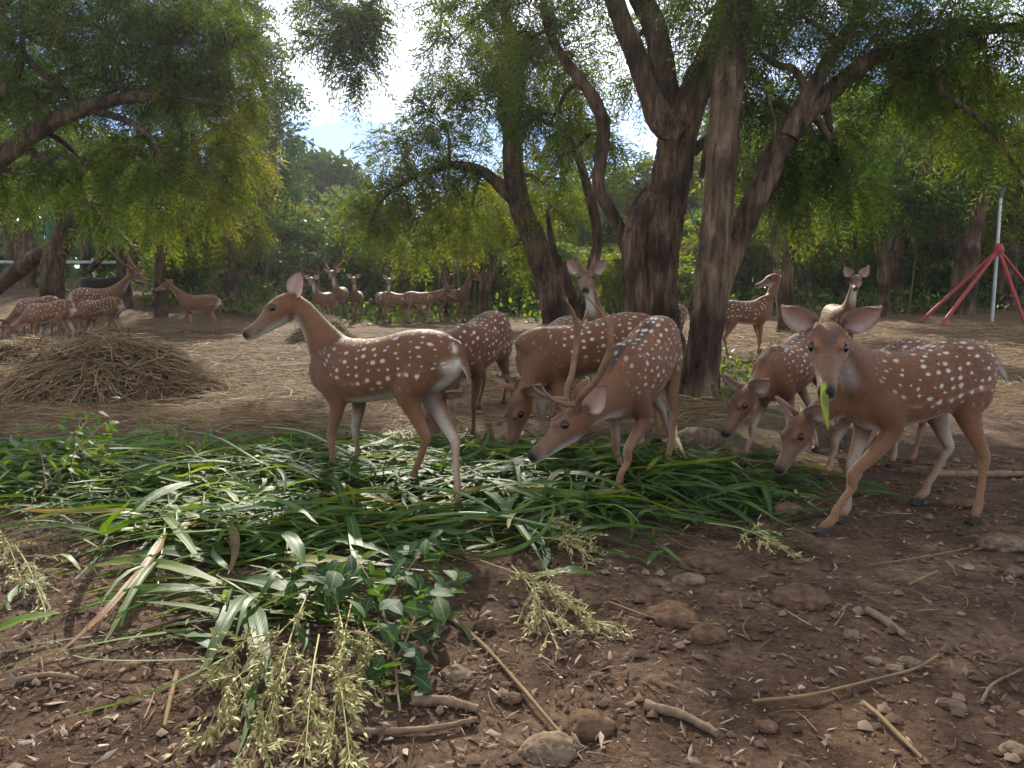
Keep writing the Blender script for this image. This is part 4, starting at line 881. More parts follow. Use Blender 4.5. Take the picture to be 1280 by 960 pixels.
def _hoof():
    M = Mesh()
    for s in (1, -1):
        prof = [(-.020, .0), (-.016, .030), (.012, .034), (.030, .014), (.036, .0)]
        a = [(x, s * .0015 + 0, z) for x, z in prof]; b = [(x * .9, s * (.0165 if z > .01 else .019), z * .96) for x, z in prof]
        n = len(prof); v = a + b
        f = [[i, (i + 1) % n, n + (i + 1) % n, n + i] for i in range(n)]
        M.add(v, f, 4); M.add(v, [list(range(n)), list(range(2 * n - 1, n - 1, -1))], n)
    me = mesh_np('hoof', np.concatenate(M.v), np.concatenate(M.n), np.concatenate(M.f))
    return me
EYE_ME, HOOF_ME = _eye(), _hoof()

def pose_deer(name, label, x, y, yaw, S=1.0, pose='alert', look=0.0, group=None, stride=0.0, z=None, **kw):
    """a deer in a standard pose at a ground point; yaw = heading in degrees from +X, look = head turn in degrees"""
    g = onG(x, y) if z is None else np.array([x, y, z]); a = math.radians(yaw); f = np.array([math.cos(a), math.sin(a), 0]); l = np.array([-f[1], f[0], 0]); up = np.array([0, 0, 1.0])
    X = lambda p, q, r: g + (f * p + l * q + up * r) * S
    hv = [(.20 + stride, .07), (.20 - stride, -.07), (-.27 - stride, .075), (-.27 + stride, -.075)]
    hooves = [onG(*(X(p, q, 0)[:2])) if z is None else X(p, q, 0) for p, q in hv]
    la = math.radians(look); hf = f * math.cos(la) + l * math.sin(la)
    if pose == 'alert': Wz, Rz = .715, .715; poll = X(.40, 0, 1.00) + hf * .01; nose = poll + (hf * .27 - up * .075) * S
    elif pose == 'low': Wz, Rz = .70, .715; poll = X(.56, 0, .74); nose = poll + (hf * .26 - up * .12) * S
    elif pose == 'reach': Wz, Rz = .715, .715; poll = X(.50, 0, .90); nose = poll + (hf * .27 - up * .06) * S
    else: Wz, Rz = .66, .725; poll = X(.52, .02, .30); nose = poll + (hf * .12 - up * .24) * S
    return build_deer(name, label, S, X(.21, 0, Wz), X(-.23, 0, Rz), hooves, poll, nose, group, **kw)
# ------------------------------------------------------------------ the herd
GF = 'spotted deer feeding at the cut fodder'
def hp(*pp): return [G(*p) if len(p) == 2 else onG(*P(*p)[:2]) for p in pp]
# doe standing broadside over the fodder, looking away
build_deer('spotted_deer', 'spotted doe standing broadside with raised head and open mouth beside the straw', 0.98,
    P(416, 424, 3.62), P(523, 411, 3.36), hp((412, 601), (446, 588), (511, 611), (570, 637)),
    P(366, 376, 3.66), P(302, 409, 3.60), GF, voxel=.0079, fur=20000, ears=(.25, .55), ear_up=.45, ear_back=.55, hockb=(.02, .0))
# doe facing the camera with a leaf in her mouth
build_deer('spotted_deer', 'spotted doe facing forward with a green leaf hanging from her mouth', 0.99,
    P(1085, 441, 2.96), P(1196, 424, 3.12), hp((1028, 671), (1053, 655), (1218, 655), (1146, 633)),
    P(1036, 418, 2.72), P(1034, 476, 2.50), GF, voxel=.0079, fur=20000, ears=(.9, .9), ear_up=.55, ear_back=.0, tail_lift=.35, hockb=(.0, .05), head_s=1.06, carpus=(.015, 0))
# buck with forked antlers, head down in the fodder
build_deer('spotted_deer', 'antlered buck grazing with lowered head and dark dorsal stripe', 1.05,
    P(772, 448, 3.52), P(816, 399, 3.92), hp((765, 628), (776, 602), (832, 598), (846, 578)),
    P(728, 517, 3.26), P(664, 557, 3.20), GF, voxel=.0079, fur=20000, antlers={'len': .40}, ears=(.55, .55), ear_up=.45, ear_back=.75, roll=0.0, neck_fat=1.12, stripe=1.0)
# doe head down behind the antlers
build_deer('spotted_deer', 'spotted doe grazing with her nose in the leaves behind the antlers', 1.03,
    P(668, 411, 4.30), P(780, 391, 4.46), hp((720, 568), (676, 560), (822, 556), (800, 566)),
    P(652, 497, 4.14), P(626, 566, 4.02), GF, voxel=.0078, fur=15000, ears=(1, 1), ear_up=.3, ear_back=.4)
# doe behind the broadside doe
build_deer('spotted_deer', 'dark reddish spotted doe with head hidden behind the broadside doe', 1.02,
    P(572, 410, 4.55), P(612, 389, 4.95), hp((590, 548), (567, 560), (628, 505), (597, 512)),
    P(545, 500, 4.25), P(536, 560, 4.1), GF, voxel=.0088, fur=11000, tone=(.85, .75, .7))
# doe by the slim tree, lowered head
build_deer('spotted_deer', 'spotted doe with lowered head sniffing the ground beside the two stemmed tree', 0.92,
    P(962, 440, 4.02), P(1010, 412, 4.36), hp((992, 592), (926, 586), (1050, 560), (1020, 565)),
    P(933, 493, 3.86), P(898, 543, 3.72), GF, voxel=.0082, fur=14000, ears=(.9, .9), ear_up=.5, ear_back=.25, stripe=1.0)
# doe grazing under the leaf-eating doe
build_deer('spotted_deer', 'spotted doe grazing low in front of the leaf eating doe', 0.95,
    P(1066, 452, 3.62), P(1135, 424, 3.92), hp((1068, 612), (1030, 603), (1138, 582), (1114, 584)),
    P(1004, 528, 3.46), P(962, 590, 3.34), GF, voxel=.0082, fur=14000, ears=(.9, .9), ear_up=.55, ear_back=.35)
# young buck looking over the backs
pose_deer('spotted_deer', 'young buck with short spike antlers staring over the grazing backs', .82, 6.25, -128, 1.02, 'alert', 31, GF, voxel=.0085, antlers={'len': .135, 'spike': 1}, ears=(1, 1), ear_up=.75, ear_back=.05, tone=(.9, .9, .9))
pose_deer('spotted_deer', 'pale backed deer with hidden head between two grazing does', .30, 5.55, -118, 1.0, 'graze', 0, GF, voxel=.009)
pose_deer('spotted_deer', 'spotted deer half hidden behind the thick forked trunk', 1.72, 9.3, 195, 1.0, 'graze', 0, 'spotted deer behind the trees', voxel=.011)
pose_deer('spotted_deer', 'alert spotted doe looking back behind the two stemmed tree', 3.0, 9.9, 5, 1.02, 'alert', 170, 'spotted deer behind the trees', voxel=.010, stride=.04)
pose_deer('spotted_deer', 'spotted doe staring head on beyond the leaf eating doe', 3.70, 8.7, -92, .98, 'alert', -21, 'spotted deer behind the trees', voxel=.0095, ear_up=.9, ears=(.8, .8))
# left group round the large straw heap
GL = 'spotted deer around the straw heaps'
pose_deer('spotted_deer', 'antlered stag walking past the straw heap with head stretched forward', -7.05, 13.2, 2, 1.16, 'reach', 0, GL, voxel=.0135, antlers={'len': .55}, stride=.08)
pose_deer('spotted_deer', 'pale spotted doe grazing behind the large straw heap', -6.75, 11.2, 178, .98, 'graze', 0, GL, voxel=.011, tone=(1.25, 1.3, 1.35))
pose_deer('spotted_deer', 'spotted deer whose rump shows past the pale grazing doe', -6.5, 12.1, 176, .98, 'graze', 0, GL, voxel=.0135)
pose_deer('spotted_deer', 'reddish heavily spotted deer grazing at the frame edge', -7.6, 12.3, 172, 1.0, 'graze', 0, GL, voxel=.0135, tone=(.9, .82, .8))
pose_deer('dark_deer', 'dark brown unspotted deer resting behind the antlered stag', -8.6, 16.2, 4, 1.05, 'low', 0, GL, voxel=.016, dark=.9, spots=0, antlers={'len': .5})
pose_deer('spotted_deer', 'slender doe facing the stag from the far side of the heap', -5.7, 14.0, 183, .98, 'reach', 0, GL, voxel=.0135, spots=.35, stride=.07, tone=(1.1, 1.08, 1.05))
pose_deer('spotted_deer', 'small dark deer standing at the foot of a trunk', -7.35, 20.4, 25, .88, 'alert', 20, GL, voxel=.015, dark=.55, spots=.3)
# far group in the middle
GM = 'spotted deer in the middle distance'
pose_deer('spotted_deer', 'far doe standing before a stag near the small straw heap', -4.15, 17.0, -112, .98, 'alert', 20, GM, voxel=.016, spots=.5)
pose_deer('spotted_deer', 'far stag with wide antlers behind a standing doe', -3.95, 17.7, -95, 1.12, 'alert', 0, GM, voxel=.016, antlers={'len': .42}, spots=.5)
pose_deer('spotted_deer', 'far doe facing forward alone beside the small straw heap', -3.65, 18.2, -88, 1.0, 'alert', 10, GM, voxel=.016, spots=.5, ear_up=.6)
pose_deer('spotted_deer', 'far doe with turned head and pricked red ears', -2.95, 17.8, -60, .98, 'alert', -35, GM, voxel=.016, spots=.5, ear_up=.6)
pose_deer('spotted_deer', 'far deer grazing with its rump towards the open ground', -2.55, 17.3, -20, 1.0, 'graze', 0, GM, voxel=.016, spots=.5)
pose_deer('spotted_deer', 'far antlered deer grazing among the others', -2.0, 17.0, -8, 1.0, 'low', 0, GM, voxel=.016, antlers={'len': .42}, spots=.5)
pose_deer('spotted_deer', 'far dark antlered stag standing against the bushes', -1.35, 17.9, 10, 1.08, 'alert', -30, GM, voxel=.016, antlers={'len': .35}, spots=.6, tone=(.8, .75, .72))
# ------------------------------------------------------------------ cut fodder, straw, litter
def blade_mat(name, stops, trans=.38, rough=.42, spec=.38):
    m, t, N, K = newmat(name)
    at = N('ShaderNodeAttribute', attribute_name='tint'); ac = N('ShaderNodeAttribute', attribute_name='across'); oi = N('ShaderNodeObjectInfo')
    ad = N('ShaderNodeMath', operation='MULTIPLY_ADD'); K(oi.outputs['Random'], ad.inputs[0]); ad.inputs[1].default_value = .34; K(at.outputs['Fac'], ad.inputs[2])
    su = N('ShaderNodeMath', operation='SUBTRACT'); K(ad.outputs[0], su.inputs[0]); su.inputs[1].default_value = .17
    r = ramp(N, stops); K(su.outputs[0], r.inputs[0])
    # pale midrib and fine lengthwise veins
    ab = N('ShaderNodeMath', operation='ABSOLUTE'); K(ac.outputs['Fac'], ab.inputs[0])
    mr = N('ShaderNodeMapRange'); mr.inputs['From Min'].default_value = .13; mr.inputs['From Max'].default_value = .04; K(ab.outputs[0], mr.inputs['Value'])
    mm = N('ShaderNodeMath', operation='MULTIPLY'); mm.inputs[1].default_value = .6; K(mr.outputs[0], mm.inputs[0])
    mx_ = N('ShaderNodeMix', data_type='RGBA'); K(mm.outputs[0], mx_.inputs[0]); K(r.outputs[0], mx_.inputs[6]); mx_.inputs[7].default_value = (.26, .32, .16, 1)
    tc = N('ShaderNodeTexCoord'); n2 = N('ShaderNodeTexNoise'); n2.inputs['Scale'].default_value = 9; n2.inputs['Detail'].default_value = 5; K(tc.outputs['Object'], n2.inputs['Vector'])
    nr = ramp(N, [(.3, (.66, .66, .66)), (.7, (1.25, 1.22, 1.1))]); K(n2.outputs['Fac'], nr.inputs[0])
    mu = N('ShaderNodeMix', data_type='RGBA', blend_type='MULTIPLY'); mu.inputs[0].default_value = 1; K(mx_.outputs[2], mu.inputs[6]); K(nr.outputs[0], mu.inputs[7])
    p = N('ShaderNodeBsdfPrincipled'); p.inputs['Roughness'].default_value = rough; p.inputs['Specular IOR Level'].default_value = spec; K(mu.outputs[2], p.inputs['Base Color'])
    w = N('ShaderNodeMath', operation='SINE'); w2 = N('ShaderNodeMath', operation='MULTIPLY'); w2.inputs[1].default_value = 42; K(ac.outputs['Fac'], w2.inputs[0]); K(w2.outputs[0], w.inputs[0])
    b = N('ShaderNodeBump'); b.inputs['Strength'].default_value = .25; b.inputs['Distance'].default_value = .002; K(w.outputs[0], b.inputs['Height']); K(b.outputs[0], p.inputs['Normal'])
    tr = N('ShaderNodeBsdfTranslucent'); m3 = N('ShaderNodeMix', data_type='RGBA', blend_type='MULTIPLY'); m3.inputs[0].default_value = 1; K(mu.outputs[2], m3.inputs[6]); m3.inputs[7].default_value = (1.7, 1.6, .55, 1); K(m3.outputs[2], tr.inputs[0])
    ms = N('ShaderNodeMixShader'); ms.inputs[0].default_value = trans; K(p.outputs[0], ms.inputs[1]); K(tr.outputs[0], ms.inputs[2])
    o = N('ShaderNodeOutputMaterial'); K(ms.outputs[0], o.inputs[0]); return m
GREENS = [(0, (.024, .070, .010)), (.40, (.050, .125, .014)), (.66, (.105, .185, .018)), (.80, (.20, .25, .026)), (.88, (.26, .20, .045)), (.94, (.30, .115, .028)), (1, (.22, .13, .06))]
M_BLADE = blade_mat('fodder_blade', GREENS)
M_SPRIG = blade_mat('sprig_leaf', [(0, (.022, .058, .026)), (.5, (.042, .095, .036)), (.8, (.08, .14, .035)), (1, (.17, .20, .03))], .35, .55, .3)
M_SPRIGY = blade_mat('bright_sprig_leaf', [(0, (.03, .075, .012)), (.4, (.075, .15, .016)), (.8, (.15, .23, .02)), (1, (.26, .27, .04))], .5, .40, .5)
STRAWC = [(0, (.070, .042, .022)), (.4, (.15, .095, .048)), (.75, (.26, .180, .092)), (1, (.42, .32, .18))]
M_STRAW = simple_mat('dry_straw', (.3, .2, .1), .8, .15, .25, 14, use_tint=STRAWC)
M_CHIP = simple_mat('bark_chips', (.1, .06, .04), .9, .15, .25, 60, use_tint=[(0, (.050, .030, .020)), (.5, (.125, .078, .052)), (.85, (.24, .165, .115)), (1, (.40, .31, .23))])
M_CLOD = simple_mat('earth_clod', (.125, .078, .048), .97, .05, .5, 34, 1.0)
M_STONE = simple_mat('dusty_stone', (.165, .120, .080), .95, .08, .5, 40, 1.0)
M_STICK = simple_mat('dry_stick', (.20, .135, .085), .85, .15, .35, 40, .7)
M_SEED = simple_mat('seed_head', (.3, .3, .1), .6, .3, use_tint=[(0, (.18, .18, .05)), (.5, (.40, .36, .14)), (1, (.58, .50, .26))])
M_STALK = simple_mat('green_stalk', (.10, .17, .05), .45, .4, .3, 20)

def blade(p0, phi, L, w, arch=.1, lift=0.0, twist=.4, fold=.25, bend=0.0, n=10, m=5, taper=.35, tip=None):
    """one long grass leaf: verts (n*m), across values; m columns so it has a midrib fold"""
    t = np.linspace(0, 1, n)
    a = phi + bend * t ** 1.5
    st = L / (n - 1); dx = np.r_[0, np.cumsum(np.cos(a[:-1]) * st)]; dy = np.r_[0, np.cumsum(np.sin(a[:-1]) * st)]
    z = lift * t + arch * np.sin(math.pi * np.clip(t * 1.05, 0, 1)) ** 1.0
    c = np.column_stack([p0[0] + dx, p0[1] + dy, p0[2] + z])
    tg = nrm(np.gradient(c, axis=0)); s = nrm(np.cross(tg, np.array([0, 0, 1.0]))); u = np.cross(s, tg)
    tw = twist * (t - .3) ; s, u = s * np.cos(tw)[:, None] + u * np.sin(tw)[:, None], u * np.cos(tw)[:, None] - s * np.sin(tw)[:, None]
    ww = w * .5 * np.clip((1 - t) / .62, 0, 1) ** .65 * (taper + (1 - taper) * sstep(0, .25, t)) + .0006
    ac = np.linspace(-1, 1, m)
    wav = 1 + .0 * ac
    v = c[:, None] + s[:, None] * (ww[:, None] * ac)[..., None] + u[:, None] * (np.abs(ac) * ww[:, None] * fold)[..., None]
    v[..., 2] += (np.abs(ac)[None, :] == 1) * (rng.random((n, m)) - .5) * w * .18
    return v.reshape(-1, 3), np.tile(ac, n)
def grid_faces(n, m):
    i = np.arange(n - 1)[:, None]; j = np.arange(m - 1)[None, :]
    return np.stack([i * m + j, i * m + j + 1, (i + 1) * m + j + 1, (i + 1) * m + j], -1).reshape(-1, 4)
# where the fodder lies: soft spots given by the ground points under these pixels
FS = [(G(x, y), rx, ry, hh) for x, y, rx, ry, hh in [(120, 590, .70, .45, .075), (300, 600, .70, .50, .085), (320, 670, .46, .26, .08), (470, 590, .6, .5, .06), (620, 600, .55, .55, .06), (760, 600, .55, .5, .065), (870, 600, .40, .4, .05), (700, 645, .42, .2, .045), (880, 635, .34, .16, .04), (330, 770, .16, .16, .05), (20, 580, .45, .3, .05), (560, 660, .40, .16, .045), (430, 690, .32, .15, .05)]]
def fodder_h(x, y):
    h = np.zeros_like(np.asarray(x, float))
    for c, rx, ry, hh in FS: h = np.maximum(h, hh * np.exp(-(((x - c[0]) / rx) ** 2 + ((y - c[1]) / ry) ** 2) ** 1.4))
    return h
def sample_fodder(n, p=1.0):
    out = []
    while len(out) < n:
        x = rng.uniform(-3.2, 1.7, 4000); y = rng.uniform(1.7, 5.0, 4000); h = fodder_h(x, y)
        k = rng.random(4000) < (h / .085) ** p
        out += list(zip(x[k], y[k], h[k]))
    return out[:n]
pile = empty('fodder_pile', onG(-.3, 3.3)); tag(pile, 'broad heap of cut green fodder leaves spread under the feeding deer', 'fodder')
PB = np.array(pile.location)
# the joined mass underneath
sv, sf, sa, stn, c0 = [], [], [], [], 0
gf = grid_faces(7, 3)
for x, y, h in sample_fodder(3600, .8):
    right = x > .0
    phi = rng.normal(math.pi if rng.random() < .5 else 0, .55) if rng.random() < .7 else rng.random() * 6.28
    v, a = blade(np.array([x, y, float(terrain(x, y)) + .01 + rng.random() * h * .9]), phi, rng.uniform(.14, .55), rng.choice([rng.uniform(.004, .010), rng.uniform(.010, .034)]), rng.uniform(0, .04), rng.uniform(-.05, .04), rng.normal() * 1.3, .2, rng.normal() * .9, 7, 3)
    v[:, 2] = np.maximum(v[:, 2], terrain(v[:, 0], v[:, 1]) + .004)
    tt = rng.choice([rng.uniform(.05, .5), rng.uniform(.4, .75), rng.uniform(.75, 1.0)], p=[.42, .42, .16]) if not right else rng.choice([rng.uniform(.0, .45), rng.uniform(.4, .7), rng.uniform(.8, 1.0)], p=[.80, .15, .05])
    sv.append(v); sf.append(gf + c0); sa.append(a); stn.append(np.full(len(v), tt)); c0 += len(v)
for x, y, h in sample_fodder(500, .7):
    v, a = blade(np.array([x, y, float(terrain(x, y)) + .02 + h * rng.uniform(.4, 1.1)]), rng.random() * 6.28, rng.uniform(.10, .40), rng.choice([.004, .006, .02]), rng.uniform(0, .05), rng.uniform(-.03, .03), rng.normal() * 2, .5, rng.normal() * 1.2, 7, 3)
    v[:, 2] = np.maximum(v[:, 2], terrain(v[:, 0], v[:, 1]) + .004)
    sv.append(v); sf.append(gf + c0); sa.append(a * .1 if rng.random() < .5 else a); stn.append(np.full(len(v), rng.choice([.78, .9, .97, .6]))); c0 += len(v)
me = mesh_np('leaf_mass', np.concatenate(sv) - PB, 4, np.concatenate(sf), True); fattr(me, 'tint', np.concatenate(stn)); fattr(me, 'across', np.concatenate(sa))
tag(obj('leaf_mass', me, M_BLADE, pile), kind='stuff')
# the single leaves on top: forty shapes shared by the loose leaves, and traced ones
shapes = []
gf2 = grid_faces(12, 5)
for k in range(40):
    v, a = blade(np.zeros(3), 0, rng.uniform(.28, .72), rng.uniform(.018, .042), rng.uniform(.0, .045), rng.uniform(-.02, .02), rng.normal() * 1.1, .28, rng.normal() * .8, 12, 5)
    me = mesh_np('leaf', v, 4, gf2, True); fattr(me, 'across', a)
    b = rng.choice([.25, .4, .55, .72, .9], p=[.3, .3, .22, .12, .06]); fattr(me, 'tint', np.clip(b + .25 * np.repeat(np.linspace(-.3, .6, 12) ** 2, 5), 0, 1))
    me.materials.append(M_BLADE); shapes.append(me)
for x, y, h in sample_fodder(235, .6):
    o = obj('leaf', shapes[int(rng.integers(40))], None, pile)
    phi = rng.normal(0, .5) + (math.pi if rng.random() < .5 else 0) if rng.random() < .65 else rng.random() * 6.28
    o.location = np.array([x, y, float(terrain(x, y)) + .02 + h * rng.uniform(.65, 1.0)]) - PB
    o.rotation_euler = (rng.normal() * .3, rng.normal() * .05, phi)
def hero(a, b, w, arch=.03, twist=.3, tint=.4, za=.05, zb=.05, bend=0.0, fold=.28, name='leaf', taper=.4):
    A_, B_ = G(*a), G(*b); L_ = math.hypot(B_[0] - A_[0], B_[1] - A_[1]); phi = math.atan2(B_[1] - A_[1], B_[0] - A_[0])
    v, ac = blade(np.array([A_[0], A_[1], A_[2] + za]), phi - bend * .4, L_ * (1 + .05 * abs(bend)), w, arch, B_[2] + zb - A_[2] - za, twist, fold, bend, 16, 5, taper)
    me = mesh_np(name, v - PB, 4, grid_faces(16, 5), True); fattr(me, 'across', ac); fattr(me, 'tint', np.full(len(v), tint) + np.repeat(np.linspace(0, 1, 16) ** 3, 5) * .10)
    return obj(name, me, M_BLADE, pile)
for a, b, w, ar, tw, ti in [((282, 756), (98, 726), .052, .05, .5, .64), ((78, 798), (-60, 830), .05, .03, .3, .62), ((210, 690), (62, 838), .030, .04, .8, .74), ((205, 720), (130, 815), .028, .05, .6, .5), ((745, 742), (660, 745), .055, .03, .2, .66), ((690, 690), (878, 684), .060, .06, .3, .42),
                            ((760, 655), (1026, 702), .045, .02, .2, .36), ((700, 640), (960, 672), .040, .04, .4, .3), ((592, 612), (690, 735), .050, .06, .7, .40), ((560, 690), (420, 660), .045, .05, .5, .38), ((420, 700), (560, 735), .055, .04, .4, .34), ((300, 740), (420, 790), .060, .05, .5, .30),
                            ((290, 690), (385, 670), .045, .07, .9, .58), ((450, 750), (425, 640), .045, .09, .6, .40), ((440, 690), (400, 600), .042, .10, .5, .32), ((310, 770), (250, 860), .050, .06, .5, .32), ((320, 780), (345, 900), .048, .05, .3, .30), ((300, 780), (290, 960), .030, .05, .4, .3),
                            ((250, 720), (200, 640), .04, .08, .8, .5), ((130, 690), (0, 680), .040, .04, .4, .55), ((60, 590), (0, 572), .045, .05, .5, .90), ((160, 632), (250, 640), .035, .05, .5, .52), ((215, 695), (260, 668), .035, .05, .5, .9), ((540, 610), (440, 640), .036, .05, .5, .4), ((880, 640), (970, 690), .04, .03, .3, .35),
                            ((800, 620), (900, 660), .045, .05, .5, .3), ((830, 700), (810, 720), .03, .01, .2, .35), ((640, 585), (655, 640), .034, .12, .3, .45), ((950, 620), (965, 660), .04, .04, .4, .35), ((860, 590), (905, 515), .035, .08, .4, .86), ((1060, 590), (1180, 598), .045, .03, .3, .42), ((690, 600), (560, 560), .04, .06, .5, .42), ((640, 640), (520, 690), .05, .05, .4, .4), ((380, 730), (330, 690), .05, .08, .4, .36)]:
    hero(a, b, w * .92, ar * .6, tw, ti, .03 + .04 * rng.random(), .015 + .03 * rng.random(), rng.normal() * .35)
for (a, b, r, z0, z1) in [((215, 650), (196, 760), .005, .07, .02), ((206, 690), (152, 792), .007, .06, .01), ((440, 600), (330, 560), .007, .12, .12), ((330, 620), (230, 560), .006, .14, .10), ((500, 670), (700, 690), .007, .06, .08), ((520, 640), (640, 672), .007, .1, .06)]:
    M = Mesh(); A_, B_ = G(*a), G(*b); A_[2] += z0; B_[2] += z1; md = (A_ + B_) / 2 + np.array([0, 0, .04]); tube(M, [A_, md, B_], [r, r, r * .8], 7, 12, .5, .05)
    M.build('stalk', M_STALK, pile, PB)

# cut leafy branches
def ovate(wr=.55):
    n, m = 7, 5; t = np.linspace(0, 1, n); w = wr * .5 * np.sin(np.clip(t, 0, 1) ** .8 * math.pi) ** .8; ac = np.linspace(-1, 1, m)
    v = np.stack([t[:, None] + 0 * ac, w[:, None] * ac, .10 * np.abs(ac) * w[:, None] * 4 * .5 - .25 * t[:, None] ** 2 + 0 * ac], -1).reshape(-1, 3)
    me = mesh_np('leaf', v, 4, grid_faces(n, m), True); fattr(me, 'across', np.tile(ac, n)); fattr(me, 'tint', np.full(len(v), .5)); return me
def cut_branch(name, label, stems, nl, size, mat, spread, group=None):
    base = stems[0][0]; r = empty(name, base); tag(r, label, 'branch', group); me = ovate(); me.materials.append(mat)
    M = Mesh(); pts = []
    for st in stems:
        tube(M, st, np.linspace(.0035, .0015, len(st)), 5, 14, .3, .1); pts.append(catmull(np.array(st), 30)[0][4:])
    sm_ = M.build('stem', M_STICK, r, base); pts = np.concatenate(pts)
    for k in range(nl):
        p = pts[int(rng.integers(len(pts)))] + rng.normal(size=3) * np.array([spread, spread, spread * .6]); p[2] = max(p[2], float(terrain(p[0], p[1])) + .015)
        o = obj('leaf', me, None, sm_); o.location = p - base; o.rotation_euler = (rng.normal() * .5, rng.normal() * .5 + .15, rng.random() * 6.28); s = size * rng.uniform(.6, 1.3); o.scale = (s, s * rng.uniform(.8, 1.15), s)
    return r
def gp(x, y, z): q = G(x, y); q[2] += z; return q
def gup(x, y, z): return gp(x, y, z)
cut_branch('leafy_branch', 'cut branch with rounded blue green leaves lying across the fodder', [[gp(500, 900, .02), gp(490, 850, .10), gp(470, 800, .14), gp(450, 760, .14)], [gp(500, 860, .08), gp(530, 820, .14), gp(545, 790, .12)], [gp(480, 820, .13), gp(520, 770, .16), gp(540, 720, .12)], [gp(470, 810, .12), gp(420, 790, .12), gp(395, 760, .1)]], 190, .066, M_SPRIG, .055)
cut_branch('leafy_branch', 'bright yellow green vine sprig standing out of the fodder', [[gp(40, 640, .03), gp(80, 620, .12), gp(120, 600, .22), gp(150, 585, .28)], [gp(60, 630, .06), gp(50, 600, .16), gp(20, 590, .2)], [gp(90, 620, .1), gp(100, 590, .18), gp(105, 580, .25)]], 110, .055, M_SPRIGY, .06)
cut_branch('leafy_branch', 'small rounded leaf sprig tangled in fodder between doe and straw', [[gp(190, 600, .05), gp(240, 590, .12), gp(300, 580, .1)], [gp(230, 590, .1), gp(220, 570, .15), gp(200, 560, .14)]], 60, .045, M_SPRIGY, .06)
# seed heads
def seed_head(label, pts, n, spread, tint=.5, hang=.02):
    base = np.array(pts[0]); r = empty('seed_head', base); tag(r, label, 'seed head', 'grass seed heads lying among the fodder')
    M = Mesh(); tube(M, pts, np.linspace(.0028, .0012, len(pts)), 5, 14, .4, 0); 
    c = catmull(np.array(pts), 40)[0]; S_ = Mesh(); tg = nrm(np.gradient(c, axis=0))
    nb = max(6, n // 18)
    for b in range(nb):
        k = int(rng.uniform(.35, 1) * 39); d = nrm(tg[k] * .9 + rng.normal(size=3) * .5); L_ = spread * rng.uniform(.5, 1.2)
        q = [c[k], c[k] + d * L_ * .5 + np.array([0, 0, .006]), c[k] + d * L_ - np.array([0, 0, hang])]
        for z in q[1:]: z[2] = max(z[2], float(terrain(z[0], z[1])) + .004)
        tube(M, q, [.0011, .0009, .0006], 3, 5, .5, 0, cap=False)
        m = n // nb; tt = rng.random(m) * .9 + .1; o = (1 - tt)[:, None] ** 2 * q[0] + (2 * tt * (1 - tt))[:, None] * q[1] + (tt ** 2)[:, None] * q[2]
        dd = nrm(d + rng.normal(size=(m, 3)) * .45); l = rng.uniform(.014, .026, m)
        V, _ = broad(o, dd, l, .30); S_.add(V, np.arange(len(V)).reshape(-1, 4), 4, np.repeat(np.clip(tint + rng.normal(size=m) * .25, 0, 1), 4))
    M.build('stalk', M_SEED, r, base); tag(S_.build('spikelets', M_SEED, r, base, smooth=False), kind='stuff')
for k, (a, b, z) in enumerate([((390, 780), (330, 950), .10), ((420, 790), (440, 890), .10), ((440, 800), (415, 950), .09), ((380, 800), (290, 920), .08), ((350, 820), (260, 870), .06), ((400, 830), (380, 990), .07), ((370, 860), (310, 990), .05), ((420, 860), (440, 990), .06), ((330, 850), (250, 950), .05), ((455, 820), (470, 880), .09)]):
    A_, B_ = gp(*a, z), gp(*b, .02); seed_head('pale green drooping seed head in the bunch beneath the blue green branch', [A_, (A_ + B_) / 2 + np.array([0, 0, .04]), B_], 330, .085, .5)
for a, b, n, sp, t, lab in [((600, 720), (745, 795), 520, .12, .7, 'straw coloured seed head beside the short broad leaf'), ((640, 730), (690, 800), 420, .12, .75, 'straw coloured seed head beside the short broad leaf'), ((650, 670), (740, 690), 420, .10, .35, 'green seed head under the long arching leaf'), ((660, 690), (750, 710), 260, .09, .4, 'green seed head under the long arching leaf'),
                            ((880, 670), (990, 700), 320, .10, .6, 'thin seed head at the fodder tip pointing to bare earth'), ((20, 700), (60, 780), 300, .13, .75, 'dry tangled seed head at the fodder edge by wood chips'), ((0, 680), (30, 740), 300, .13, .75, 'dry tangled seed head at the fodder edge by wood chips')]:
    A_, B_ = gp(*a, .05), gp(*b, .015); seed_head(lab, [A_, (A_ + B_) / 2 + np.array([0, 0, .03]), B_], n, sp, t)

# straw: ribbons with a slight bend
def straws(pos, phi, L_, w, tilt, tint):
    N = len(pos); d = np.column_stack([np.cos(phi) * np.cos(tilt), np.sin(phi) * np.cos(tilt), np.sin(tilt)]); s = np.column_stack([-np.sin(phi), np.cos(phi), np.zeros(N)]) * w[:, None]
    bd = s / w[:, None] * (rng.normal(size=N) * L_ * .10)[:, None] + np.array([0, 0, 1.0]) * (rng.random(N) * L_ * .08)[:, None]
    a, b, c = pos - d * L_[:, None] / 2, pos + bd, pos + d * L_[:, None] / 2
    up_ = np.array([0, 0, 1.0]) * w[:, None] * .9
    V = np.stack([a - s, a + s, b + s, b - s, c + s, c - s, a + up_, b + up_, c + up_], 1)
    f = np.array([[0, 6, 7, 3], [6, 1, 2, 7], [3, 7, 8, 5], [7, 2, 4, 8]]); F = (np.arange(N)[:, None, None] * 9 + f[None])
    return V.reshape(-1, 3), F.reshape(-1, 4), np.repeat(tint, 9)
def straw_obj(name, args, parent=None, loc=(0, 0, 0)):
    V, F, T = args; me = mesh_np(name, V - np.asarray(loc), 4, F); fattr(me, 'tint', T); return obj(name, me, M_STRAW, parent)
pos = []
